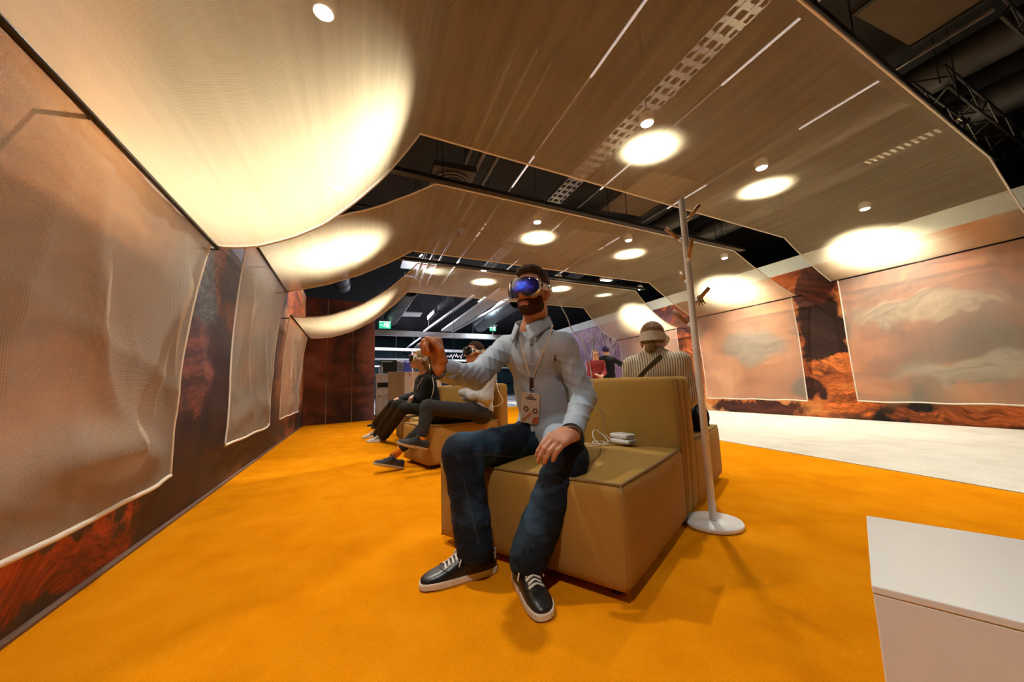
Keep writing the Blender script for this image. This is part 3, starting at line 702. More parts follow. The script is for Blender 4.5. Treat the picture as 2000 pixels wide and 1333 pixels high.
def long_box(name, p, q, w, h, m, label, cat, group=None):
    p, q = np.array(p, float), np.array(q, float); d = nrm(q-p); s = nrm(np.cross(d, (0, 0, 1)))*w/2; u = np.array([0, 0, h/2])
    R0 = root(name, (p+q)/2, label, cat, group)
    b = MB(); b.add([p-s-u, p+s-u, p+s+u, p-s+u, q-s-u, q+s-u, q+s+u, q-s+u], [(0, 1, 2, 3), (7, 6, 5, 4), (0, 4, 5, 1), (1, 5, 6, 2), (2, 6, 7, 3), (3, 7, 4, 0)]); b.build('body', m, R0, bevel=.01)
    hang(R0, [p+(q-p)*t+u for t in (.15, .85)], 'black_paint', .012); return R0
long_box('baffle_panel', onz(872, 646, 4.0), onz(992, 566, 4.0), .62, .10, 'hall_panel', 'broad pale ceiling baffle slanting over the hall', 'panel')
long_box('baffle_panel', onz(797, 700, 4.0), onz(832, 672, 4.0), 1.1, .10, 'hall_panel', 'far pale baffle low over the counter', 'panel')
for i, (a, c) in enumerate((((828, 648), (925, 578)), ((884, 648), (1000, 585)), ((765, 702), (822, 660)), ((790, 702), (870, 655)))):
    long_box('hall_rail', onz(*a, 3.9), onz(*c, 3.9), .09, .09, 'hall_beam', ['rail left of the broad baffle', 'rail right of the broad baffle', 'far rail above the counter', 'far rail beside the low baffle'][i]+' in the hall ceiling', 'rail', 'pale hall rails')
# round ducts with open ends
def hduct(p, q, r, label):
    p, q = np.array(p, float), np.array(q, float); d = nrm(q-p)
    R0 = root('hall_duct', (p+q)/2, label, 'duct', 'round hall ducts')
    b = MB(); b.tube([p+(q-p)*t for t in np.linspace(0, 1, 7)], r, 20, cap=False); b.tube([p+(q-p)*t for t in np.linspace(1, 0, 7)], r*.9, 20, cap=False); b.build('tube', 'hall_duct', R0, smooth=True)
    for t in (0, .35, .7, 1):
        c = p+(q-p)*t; b = MB(); b.tube([c-d*.04, c+d*.04], r*1.07, 20, cap=False); b.build('collar', 'hall_duct', R0, smooth=True)
    hang(R0, [p+(q-p)*t+np.array([0, 0, r*.9]) for t in (.2, .8)], 'black_paint', .012)
hduct(onz(764, 622, 3.7), onz(800, 560, 3.7), .30, 'round duct with an open end above the left exit sign')
hduct(onz(938, 636, 4.0), onz(1010, 586, 4.0), .34, 'bent grey duct behind the seated man')
for (a, c) in (((838, 622), (852, 608)), ((858, 602), (878, 584)), ((780, 606), (800, 585))):
    long_box('projector_lamp', onz(*a, 3.9), onz(*c, 3.9), .16, .20, 'duct_grey', ['dark cylinder lamp near the broad baffle', 'upper dark cylinder lamp near the farthest canopy', 'dark lamp beside the open duct'][int((a[0] > 840))+2*int(a[0] < 800)], 'lamp', 'dark hall lamps')
# exit signs
def exit_sign(px, py, y, w, label):
    c = ony(px, py, y); R0 = root('exit_sign', c, label, 'exit sign', 'green exit signs'); h = w*.62
    b = MB(); b.box((-w/2, 0, -h/2), (w/2, .06, h/2), None, c); b.build('housing', 'exit_green', R0)
    b = MB(); b.box((-w/2, -.004, h*.38), (w/2, .0, h*.5), None, c); b.build('top_strip', 'exit_white', R0)
    b = MB(); e = c+np.array([0, -.006, 0])
    b.box((.10*w, 0, -.34*h), (.36*w, .005, .28*h), None, e); b.build('door_symbol', 'exit_white', R0)
    b = MB()                                                         # running figure
    q = lambda x, z: e+np.array([x*w, 0, z*h])
    b.tube([q(-.02, .26), q(-.02, .17)], .05*w, 8); b.tube([q(-.03, .14), q(-.06, -.08)], .035*w, 6); b.tube([q(-.06, -.08), q(.03, -.16), q(.0, -.34)], .028*w, 6)
    b.tube([q(-.06, -.08), q(-.12, -.2), q(-.2, -.22)], .028*w, 6); b.tube([q(-.03, .1), q(.06, .02)], .022*w, 6); b.tube([q(-.04, .1), q(-.12, .02)], .022*w, 6); b.build('figure', 'exit_white', R0)
    b = MB(); b.tube([q(-.42, 0), q(-.26, 0)], .03*w, 6); b.add([q(-.34, .16), q(-.24, 0), q(-.34, -.16)], [(0, 1, 2)]); b.build('arrow', 'exit_white', R0)
    hang(R0, [c+np.array([0, .03, h/2])], 'black_paint', .01)
exit_sign(752, 635, 15, .44, 'green exit sign above the left end of the hall beam')
exit_sign(963, 643, 17, .30, 'green exit sign behind the seated man\'s raised arm')
long_box('hall_post', ony(962, 628, 16.8), ony(962, 655, 16.8)+np.array([.02, 0, 0]), .05, .05, 'white_paint', 'short white post beside the right exit sign', 'post')
# counter, monitor, partition, leaflets
def cab(name, px0, px1, pytop, y, m, label, cat, depth=.6, group=None):
    A, Bq = ony(px0, pytop, y), ony(px1, pytop, y); R0 = root(name, ((A[0]+Bq[0])/2, y+depth/2, 0), label, cat, group)
    b = MB(); b.box((A[0], y, 0), (Bq[0], y+depth, A[2]-.03)); b.build('body', m, R0, bevel=.005)
    b = MB(); b.box((A[0]-.02, y-.02, A[2]-.03), (Bq[0]+.02, y+depth, A[2])); b.build('top', m, R0, bevel=.005); return R0, A, Bq
R0, A, Bq = cab('counter', 734, 764, 731, 11.6, 'laminate_white', 'white reception counter with drawers at the hall entrance', 'counter')
wd = Bq[0]-A[0]
for k in range(2):
    x0 = A[0]+wd*(.04+.5*k); b = MB(); b.box((x0, 11.58, .08), (x0+wd*.44, 11.6, .78)); dd = b.build('drawer_front', 'laminate_white', R0)
    b = MB(); b.box((x0+.04, 11.565, .60), (x0+.16, 11.58, .62)); b.build('handle', 'steel', dd)
b = MB(); b.box((A[0]+.05, 11.585, .84), (Bq[0]-.05, 11.6, .98)); b.build('shelf_shade', 'screen_dark', R0)  # dark strip on the front, standing in for shade in a shelf opening
R1 = root('monitor', (A[0]+wd*.72, 11.85, A[2]), 'black monitor standing on the white reception counter', 'monitor')
b = MB(); b.box((A[0]+wd*.30, 11.8, A[2]+.06), (Bq[0]+.18, 11.84, A[2]+.42)); b.build('case', 'screen_dark', R1, bevel=.006)
b = MB(); b.box((A[0]+wd*.66, 11.82, A[2]), (A[0]+wd*.74, 11.86, A[2]+.1)); b.box((A[0]+wd*.5, 11.76, A[2]), (A[0]+wd*.9, 11.92, A[2]+.012)); b.build('stand', 'screen_dark', R1)
b = MB(); b.box((A[0]+wd*.34, 11.795, A[2]+.36), (Bq[0]+.05, 11.8, A[2]+.38)); b.build('status_bar', mat('screen_green', (.2, .25, .15), .4, emit=((.5, .6, .4), .3)), R1)
for k in range(2):
    q = np.array([A[0]+.10+.07*k, 11.75, A[2]])
    R2 = root('bottle', q, ['clear', 'taller clear'][k]+' bottle on the white reception counter', 'bottle', 'bottles on the counter')
    b = MB(); b.lathe([(.03, 0), (.032, .14+.05*k), (.012, .20+.05*k), (.012, .25+.05*k)], q, 12); b.build('glass_body', mat('bottle_glass', (.6, .65, .7), .15), R2, smooth=True)
    b = MB(); b.lathe([(.014, .25+.05*k), (.014, .275+.05*k)], q, 12); b.build('cap', 'white_paint', R2)
R0, A, Bq = cab('partition_screen', 758, 789, 727, 10.9, 'partition_grey', 'grey upright partition beside the reception counter', 'partition', .06)
R0, A, Bq = cab('cupboard', 790, 862, 727, 11.4, 'laminate_white', 'white cupboard behind the woman in the black hoodie', 'cupboard')
# poster boards with pale script lettering
def txt(body, size, m, name, parent, org, ex, ey, align='LEFT', shear=0.0, bold=0.0):
    cu = bpy.data.curves.new(name, 'FONT'); cu.body = body; cu.size = size; cu.align_x = align; cu.shear = shear; cu.offset = bold; cu.extrude = .0004; cu.resolution_u = 2
    tmp = bpy.data.objects.new('tmp', cu); me = bpy.data.meshes.new_from_object(tmp); bpy.data.objects.remove(tmp)
    V = np.zeros(len(me.vertices)*3); me.vertices.foreach_get('co', V); V = V.reshape(-1, 3)
    ez = np.cross(ex, ey); po = origin_of(parent); V2 = np.array(org)-po+V[:, :1]*ex+V[:, 1:2]*ey+V[:, 2:3]*ez
    me.vertices.foreach_set('co', V2.ravel()); me.update(); me.materials.clear(); me.materials.append(m if not isinstance(m, str) else MATS[m])
    o = bpy.data.objects.new(name, me); COL.objects.link(o); o.parent = parent; return o
X3, Z3 = np.array([1., 0, 0]), np.array([0, 0, 1.])
A, Bq = ony(771, 726, 11.9), ony(806, 704, 11.9)
R0 = root('poster_board', ((A[0]+Bq[0])/2, 11.9, A[2]), 'dark poster board with pale handwriting beside the monitor', 'poster')
b = MB(); b.box((A[0], 11.9, A[2]-.02), (Bq[0], 11.93, Bq[2])); b.build('board', mat('poster_blue', (.03, .03, .12), .5, emit=((.05, .05, .25), .25)), R0)
hh = Bq[2]-A[2]; ww = Bq[0]-A[0]
b = MB(); b.box((A[0], 11.895, A[2]-.02), (A[0]+ww*.5, 11.9, Bq[2])); b.build('text_sheet', mat('sheet_grey', (.35, .36, .4), .6), R0)
mat('ink_pale', (.8, .8, .85), .6, emit=((.8, .85, 1), .5)); mat('ink_dark', (.04, .035, .03), .7)
rs = random.Random(3)
b = MB()
for k in range(7):
    z = A[2]+hh*(.08+.115*k); x = A[0]+.03
    while x < A[0]+ww*.46:
        l = rs.uniform(.03, .12); b.box((x, 11.889, z), (x+l, 11.895, z+hh*.05)); x += l+.02
b.build('text_lines', 'ink_dark', R0)
def scribble(b, x0, x1, y, z, h, n, seed):
    r = random.Random(seed); pts = []
    for i in range(n):
        t = i/(n-1); pts.append((x0+(x1-x0)*t+r.uniform(-.3, .3)*(x1-x0)/n, y, z+h*(.5*math.sin(i*2.4)+r.uniform(-.35, .35))))
    b.tube(spline(pts, 3), h*.07, 5)
b = MB(); scribble(b, A[0]+.02, A[0]+ww*.95, 11.885, A[2]+hh*.92, hh*.22, 16, 5); b.build('handwriting', 'ink_pale', R0)
A, Bq = ony(868, 702, 12.2), ony(905, 690, 12.2)
R0 = root('script_sign', ((A[0]+Bq[0])/2, 12.2, A[2]), 'pale handwritten script sign behind the raised hand', 'sign')
b = MB(); scribble(b, A[0], Bq[0], 12.2, (A[2]+Bq[2])/2, .13, 18, 9); b.build('script', 'ink_pale', R0); hang(R0, [((A[0]+Bq[0])/2, 12.2, A[2]+.12)])
# hall fill: panel lamps added at assumed spots to light the far hall
for i, (x, y, e) in enumerate(((1.4, 11.0, 230), (5.0, 15.0, 380), (2.0, 19.0, 560), (7.0, 22.0, 560), (1.5, 26, 650))):
    R0 = root('hall_fill_lamp', (x, y, 4.45), ['nearest', 'second', 'third', 'fourth', 'farthest'][i]+' square fill lamp added in the hall ceiling', 'lamp', 'added hall fill lamps')
    b = MB(); b.box((x-.5, y-.5, 4.47), (x+.5, y+.5, 4.52)); b.build('frame', 'white_paint', R0)
    hang(R0, [(x-.4, y, 4.5), (x+.4, y, 4.5)])
    ld = bpy.data.lights.new('hall_fill_light', 'AREA'); ld.energy = e; ld.size = .9; ld.color = (.86, .93, 1.0) if i % 2 else (.90, .86, 1.0)
    lo = bpy.data.objects.new('hall_fill_light', ld); COL.objects.link(lo); lo.parent = R0; lo.location = (0, 0, 0)
# ================================================================== IMPLICIT BODIES (numpy surface nets)
from mathutils.bvhtree import BVHTree
UP = np.array([0, 0, 1.0])
def cap(a, b, ra, rb, k=.02, flat=None, wr=None): return ('c', np.array(a, float), np.array(b, float), ra, rb, k, flat, wr)
def ell(c, R, r, k=.02): return ('e', np.array(c, float), np.array(R, float), np.array(r, float), k)
def sdf_mesh(prims, vox, cut=None, extra=None):
    los, his = [], []
    for p in prims:
        if p[0] == 'c':
            m = max(p[3], p[4])*1.15+.03
            los.append(np.minimum(p[1], p[2])-m); his.append(np.maximum(p[1], p[2])+m)
        else:
            m = max(p[3])*1.05+.03; los.append(p[1]-m); his.append(p[1]+m)
    lo = np.min(los, 0); hi = np.max(his, 0); n = np.ceil((hi-lo)/vox).astype(int)+2
    G = np.full(n, .5, np.float32)
    ax = [np.float32(lo[i])+np.arange(n[i], dtype=np.float32)*np.float32(vox) for i in range(3)]
    for p, l, h in zip(prims, los, his):
        i0 = np.maximum(((l-lo)/vox).astype(int)-1, 0); i1 = np.minimum(((h-lo)/vox).astype(int)+2, n)
        X = ax[0][i0[0]:i1[0], None, None]; Y = ax[1][None, i0[1]:i1[1], None]; Z = ax[2][None, None, i0[2]:i1[2]]
        if p[0] == 'c':
            _, a, b, ra, rb, k, flat, wr = p
            ab = b-a; L2 = float(ab@ab)+1e-12
            dx, dy, dz = X-a[0], Y-a[1], Z-a[2]
            t = np.clip((dx*ab[0]+dy*ab[1]+dz*ab[2])/L2, 0, 1)
            ex, ey, ez = dx-t*ab[0], dy-t*ab[1], dz-t*ab[2]
            q = ex*ex+ey*ey+ez*ez
            if flat is not None:
                fn_, fs = flat; pr = ex*fn_[0]+ey*fn_[1]+ez*fn_[2]; q = q+pr*pr*(fs*fs-1)
            d = np.sqrt(q)-(ra+(rb-ra)*t)
            if wr is not None:
                amp, fr, sk, sd = wr; L = math.sqrt(L2); s1 = nrm(np.cross(ab, (0.3, .5, .81))); s2 = nrm(np.cross(ab, s1))
                e1 = ex*s1[0]+ey*s1[1]+ez*s1[2]; e2 = ex*s2[0]+ey*s2[1]+ez*s2[2]
                an = np.arctan2(e1, e2)
                w1_ = np.sin(fr*t*L+sk*2*an+1.3*np.sin(e1*31+sd)+sd); w2_ = np.sin(fr*1.7*t*L-sk*3*an+1.1*np.sin(e2*37+sd*2)+sd*2.3)
                d = d-amp*((1-np.abs(w1_))**2+.7*(1-np.abs(w2_))**2)+amp*.5
        else:
            _, c, R, r, k = p
            dx, dy, dz = X-c[0], Y-c[1], Z-c[2]
            q = [(dx*R[i][0]+dy*R[i][1]+dz*R[i][2])/r[i] for i in range(3)]
            k0 = np.sqrt(q[0]**2+q[1]**2+q[2]**2); k1 = np.sqrt((q[0]/r[0])**2+(q[1]/r[1])**2+(q[2]/r[2])**2)+1e-9
            d = k0*(k0-1)/k1
        g = G[i0[0]:i1[0], i0[1]:i1[1], i0[2]:i1[2]]
        hh = np.maximum(k-np.abs(g-d), 0)/k
        G[i0[0]:i1[0], i0[1]:i1[1], i0[2]:i1[2]] = np.minimum(g, d)-hh*hh*k*.25
    X = ax[0][:, None, None]; Y = ax[1][None, :, None]; Z = ax[2][None, None, :]
    if extra is not None: G = G+extra(X, Y, Z).astype(np.float32)
    if cut is not None:
        for c in cut: G = np.maximum(G, c(X, Y, Z))
    G[0], G[-1] = .1, .1; G[:, 0], G[:, -1] = .1, .1; G[:, :, 0], G[:, :, -1] = .1, .1
    # surface nets
    ins = G < 0; m = [s-1 for s in G.shape]
    cnt = np.zeros(m, np.int8)
    for dx_ in (0, 1):
        for dy_ in (0, 1):
            for dz_ in (0, 1): cnt += ins[dx_:dx_+m[0], dy_:dy_+m[1], dz_:dz_+m[2]]
    act = np.argwhere((cnt > 0) & (cnt < 8)); idx = np.full(m, -1, np.int64); idx[tuple(act.T)] = np.arange(len(act))
    acc = np.zeros((len(act), 3)); w = np.zeros(len(act)); cor = {}
    for c in np.ndindex(2, 2, 2): cor[c] = G[act[:, 0]+c[0], act[:, 1]+c[1], act[:, 2]+c[2]].astype(float)
    for c in np.ndindex(2, 2, 2):
        for a_ in range(3):
            if c[a_]: continue
            c2 = list(c); c2[a_] = 1; v0, v1 = cor[c], cor[tuple(c2)]; msk = (v0 < 0) != (v1 < 0)
            t = np.where(msk, v0/np.where(msk, v0-v1, 1), 0); base_ = np.array(c, float)
            pos = np.tile(base_, (len(act), 1)); pos[:, a_] += t
            acc += pos*msk[:, None]; w += msk
    V = lo+vox*(act+acc/w[:, None])
    F = []
    for a_ in range(3):
        o1, o2 = (a_+1) % 3, (a_+2) % 3
        sl0 = [slice(None)]*3; sl1 = [slice(None)]*3; sl0[a_] = slice(0, -1); sl1[a_] = slice(1, None)
        A_, B_ = ins[tuple(sl0)], ins[tuple(sl1)]
        e = np.argwhere(A_ != B_); e = e[(e[:, o1] > 0) & (e[:, o2] > 0)]
        fl = A_[tuple(e.T)]
        def cell(d1, d2):
            q = e.copy(); q[:, o1] -= d1; q[:, o2] -= d2; return idx[np.minimum(q[:, 0], m[0]-1), np.minimum(q[:, 1], m[1]-1), np.minimum(q[:, 2], m[2]-1)]
        q = np.stack([cell(1, 1), cell(0, 1), cell(0, 0), cell(1, 0)], 1)
        q = np.where(fl[:, None], q, q[:, ::-1]); F.append(q[(q >= 0).all(1)])
    return V, np.concatenate(F)
def sdf_obj(name, prims, vox, m, parent, cut=None, extra=None, smooth=1):
    V, F = sdf_mesh(prims, vox, cut, extra)
    for _ in range(smooth):                                        # light relaxation
        S_ = np.zeros_like(V); c = np.zeros(len(V))
        for i in range(4):
            a_, b_ = F[:, i], F[:, (i+1) % 4]
            np.add.at(S_, a_, V[b_]); np.add.at(c, a_, 1); np.add.at(S_, b_, V[a_]); np.add.at(c, b_, 1)
        V = V*.5+.5*S_/np.maximum(c, 1)[:, None]
    org = origin_of(parent)
    me = bpy.data.meshes.new(name); me.vertices.add(len(V)); me.vertices.foreach_set('co', (V-org).ravel())
    me.loops.add(len(F)*4); me.loops.foreach_set('vertex_index', F.ravel().astype(np.int32))
    me.polygons.add(len(F)); me.polygons.foreach_set('loop_start', np.arange(0, len(F)*4, 4, dtype=np.int32))
    try: me.polygons.foreach_set('loop_total', np.full(len(F), 4, np.int32))
    except Exception: pass
    me.polygons.foreach_set('use_smooth', np.ones(len(F), bool)); me.update(calc_edges=True); me.validate()
    o = bpy.data.objects.new(name, me); COL.objects.link(o); o.parent = parent
    me.materials.append(m if not isinstance(m, str) else MATS[m])
    o_bvh = BVHTree.FromPolygons([tuple(v) for v in V], [tuple(f) for f in F.tolist()])
    return o, o_bvh
def hit(bvh, px, py, off=.005, default=2.0):
    """where the sight line through a pixel meets a surface, lifted off it a little"""
    d = Vector(nrm(ray(px, py))); h = bvh.ray_cast(Vector(CAM), d)
    if h[0] is None: return at(px, py, default)
    return np.array(h[0])-np.array(d)*off
def frame_of(f, tilt=0.0, roll=0.0):
    """rows: right, forward, up for a heading f (x, y); tilt > 0 looks up; roll > 0 leans to the right"""
    f = nrm([f[0], f[1], 0]); r = np.array([f[1], -f[0], 0])
    f2 = f*math.cos(tilt)+UP*math.sin(tilt); u = np.cross(r, f2)
    r2 = r*math.cos(roll)-u*math.sin(roll); u2 = np.cross(r2, f2)
    return np.array([r2, f2, u2])

# ------------------------------------------------------------------ clothing and skin materials
def skin_mat(name, c, c2):
    g = NT(name); n = g.noise(g.map(), 38, 5); n2 = g.noise(g.map(), 9, 3)
    g.col(g.mix(g.math('ADD', g.math('MULTIPLY', n, .5), g.math('MULTIPLY', n2, .5)), c, c2)); g.bump(g.noise(g.map(), 260, 3), .12, .003)
    g.set(Roughness=.5, Specular_IOR_Level=.4); g.b.inputs['Subsurface Weight'].default_value = .12; g.b.inputs['Subsurface Radius'].default_value = (.012, .004, .002); return g.m
skin_mat('skin_warm', (.42, .17, .085), (.60, .29, .165)); skin_mat('skin_fair', (.50, .25, .15), (.66, .38, .25))
def cloth_mat(name, c1, c2, scale=400, rough=.85, stripe=None, fade=None):
    g = NT(name)
    w1 = g.n('ShaderNodeTexWave', Scale=scale/2, Distortion=.8, Detail=1.0); g.t.links.new(g.tc.outputs['Object'], w1.inputs['Vector'])
    w2 = g.n('ShaderNodeTexWave', Scale=scale/2, Distortion=.8, Detail=1.0); w2.bands_direction = 'Z'; g.t.links.new(g.tc.outputs['Object'], w2.inputs['Vector'])
    wv = g.math('MULTIPLY', g.math('ADD', w1.outputs['Fac'], w2.outputs['Fac']), .5)
    big = g.noise(g.map(), 7, 5, .6)
    c = g.mix(g.math('ADD', g.math('MULTIPLY', wv, .45), g.math('MULTIPLY', big, .55)), c1, c2)
    if stripe:
        ws = g.n('ShaderNodeTexWave', Scale=stripe[0], Distortion=.3, Detail=1.0); g.t.links.new(g.map((1, 1, 1), (0, 0, stripe[1])), ws.inputs['Vector'])
        c = g.mix(g.rng(ws.outputs['Fac'], .55, .75), c, stripe[2])
    if fade:
        c = g.mix(g.rng(g.noise(g.map(), 4.5, 4, .6), .50, .66, 0, .8), c, fade)
    g.col(c); g.bump(g.math('ADD', g.math('MULTIPLY', wv, .5), g.math('MULTIPLY', g.noise(g.map((1, 1, .55)), 26, 5, .6, .6), 4.0)), .30, .005); g.set(Roughness=rough, Specular_IOR_Level=.2); return g.m
cloth_mat('oxford_shirt', (.30, .36, .44), (.44, .50, .57)); cloth_mat('denim', (.004, .007, .014), (.012, .020, .034), 300, .8, None, (.040, .085, .14))
cloth_mat('grey_shirt', (.36, .36, .36), (.50, .50, .49)); cloth_mat('charcoal_trousers', (.020, .020, .021), (.040, .040, .040))
cloth_mat('black_hoodie', (.004, .004, .004), (.010, .010, .010)); cloth_mat('black_trousers', (.009, .009, .008), (.020, .019, .016))
cloth_mat('stripe_blouse', (.62, .56, .44), (.74, .68, .56), 300, .85, (21.0, .55, (.24, .18, .10))); cloth_mat('red_top', (.18, .015, .02), (.34, .05, .05)); cloth_mat('orange_sock', (.75, .22, .01), (.85, .30, .02))
mat('lip_red', (.36, .11, .07), .45); mat('hair_brown', (.050, .024, .010), .75, 0, .15, noise=(90, .4), bump=(200, .3)); mat('hair_blond', (.22, .13, .055), .7, 0, .2, noise=(70, .35), bump=(160, .25)); mat('beard_brown', (.060, .025, .011), .85, 0, .1, noise=(300, .35), bump=(500, .25))
mat('shoe_black', (.012, .012, .012), .33, noise=(30, .3), bump=(120, .08)); mat('shoe_grey', (.022, .022, .022), .7, noise=(40, .3)); mat('shoe_white', (.70, .66, .60), .5)
mat('sole_offwhite', (.72, .66, .54), .6, noise=(40, .12)); mat('sole_tan', (.42, .33, .22), .7); mat('lace_white', (.72, .68, .60), .8); mat('lace_dark', (.02, .02, .02), .8)
mat('beanie_navy', (.03, .02, .09), .9, bump=(120, .5)); mat('strap_olive', (.085, .075, .035), .6)

# ------------------------------------------------------------------ body building
def head_prims(c, R):
    r, f, u = R; P = lambda x, y, z: c+r*x+f*y+u*z; k = .018; RR = R
    pr = [ell(P(0, -.012, .035), RR, (.077, .097, .092), k), ell(P(0, .030, -.035), RR, (.064, .064, .080), .03), ell(P(0, .060, -.098), RR, (.036, .034, .026), .03),
          cap(P(-.045, .02, -.085), P(.045, .02, -.085), .026, .026, .03),
          cap(P(0, .090, .008), P(0, .110, -.034), .009, .014, .012), cap(P(-.012, .098, -.040), P(.012, .098, -.040), .008, .008, .008),
          cap(P(-.020, .089, -.066), P(.020, .089, -.066), .0065, .0065, .008), cap(P(-.017, .087, -.078), P(.017, .087, -.078), .0075, .0075, .008),
          cap(P(-.045, .074, .022), P(.045, .074, .022), .012, .012, .02), ell(P(-.032, .076, 0), RR, (.014, .013, .010), .008), ell(P(.032, .076, 0), RR, (.014, .013, .010), .008)]
    for s in (-1, 1):
        pr += [ell(P(s*.080, -.012, -.018), RR, (.009, .022, .033), .008), ell(P(s*.084, -.022, -.008), RR, (.007, .012, .024), .006), ell(P(s*.079, -.005, -.045), RR, (.008, .010, .012), .006)]
    return pr
def hair_cut(c, R, front=.082, side=-.035, nape=-.085):
    r, f, u = R
    def g(X, Y, Z):
        y = (X-c[0])*f[0]+(Y-c[1])*f[1]+(Z-c[2])*f[2]; z = (X-c[0])*u[0]+(Y-c[1])*u[1]+(Z-c[2])*u[2]
        line = np.where(y > .0, side+(front-side)*np.clip((y-.0)/.05, 0, 1), side+(nape-side)*np.clip(-y/.05, 0, 1))
        return line-z
    return g
def beard_cut(c, R):
    r, f, u = R
    def g(X, Y, Z):
        y = (X-c[0])*f[0]+(Y-c[1])*f[1]+(Z-c[2])*f[2]; z = (X-c[0])*u[0]+(Y-c[1])*u[1]+(Z-c[2])*u[2]; x = (X-c[0])*r[0]+(Y-c[1])*r[1]+(Z-c[2])*r[2]
        up = z-(-.052+np.clip(.072-y, 0, .07)*.62)
        mouth = .0-((x/.022)**2+((z+.0715)/.0095)**2-1)*.01-np.where(y > .06, 0, 1.)
        back = -.002-y
        return np.maximum(np.maximum(up, mouth), back)
    return g
def hand_prims(W, d, n, s, curl, spread=.0, scale=1.0, thumb=(.5, .7), k=.010):
    """W wrist, d towards knuckles, n out of the back of the hand, s towards the thumb"""
    d = nrm(d); n = nrm(n-d*(n@d)); s = nrm(s-d*(s@d)-n*(s@n)); S_ = scale; pr = []
    offs = [.030, .010, -.010, -.028]; kl = [.090, .094, .089, .080]
    segs = [(.044, .026, .020), (.048, .030, .021), (.044, .028, .020), (.034, .021, .018)]
    for i in range(4):
        K = W+d*kl[i]*S_+s*offs[i]*S_
        pr.append(cap(W+s*offs[i]*.62*S_, K, .0165*S_, .0125*S_, .016))
        c = curl[i] if hasattr(curl[i], '__len__') else (curl[i], curl[i]*1.15, curl[i]*.8)
        p = K; a = 0; rad = [.0105, .0095, .0087, .0078]
        sp = s*spread*(1.5-i)
        for j in range(3):
            a += c[j]; v = nrm(d*math.cos(a)-n*math.sin(a)+sp*math.cos(a)); q = p+v*segs[i][j]*S_
            pr.append(cap(p, q, rad[j]*S_, rad[j+1]*S_, .004)); p = q
    T0 = W+d*.022*S_+s*.030*S_-n*.006*S_; T1 = T0+nrm(d*.75+s*thumb[0]-n*.25)*.044*S_
    v = nrm(d*.9+s*(thumb[0]-thumb[1])-n*.45); T2 = T1+v*.032*S_; v2 = nrm(d*.7+s*(thumb[0]-thumb[1]*1.8)-n*.6); T3 = T2+v2*.026*S_
    pr += [cap(W+s*.012*S_, T0, .017*S_, .016*S_, .012), cap(T0, T1, .016*S_, .0125*S_, .010), cap(T1, T2, .0122*S_, .0108*S_, .004), cap(T2, T3, .0108*S_, .0088*S_, .004)]
    return pr
def arm(S0, E, Wr, r0, r1, r2, k=.03, wr=None):
    return [cap(S0, E, r0, r1, k, None, wr), cap(E, Wr, r1, r2, k*.7, None, wr)]
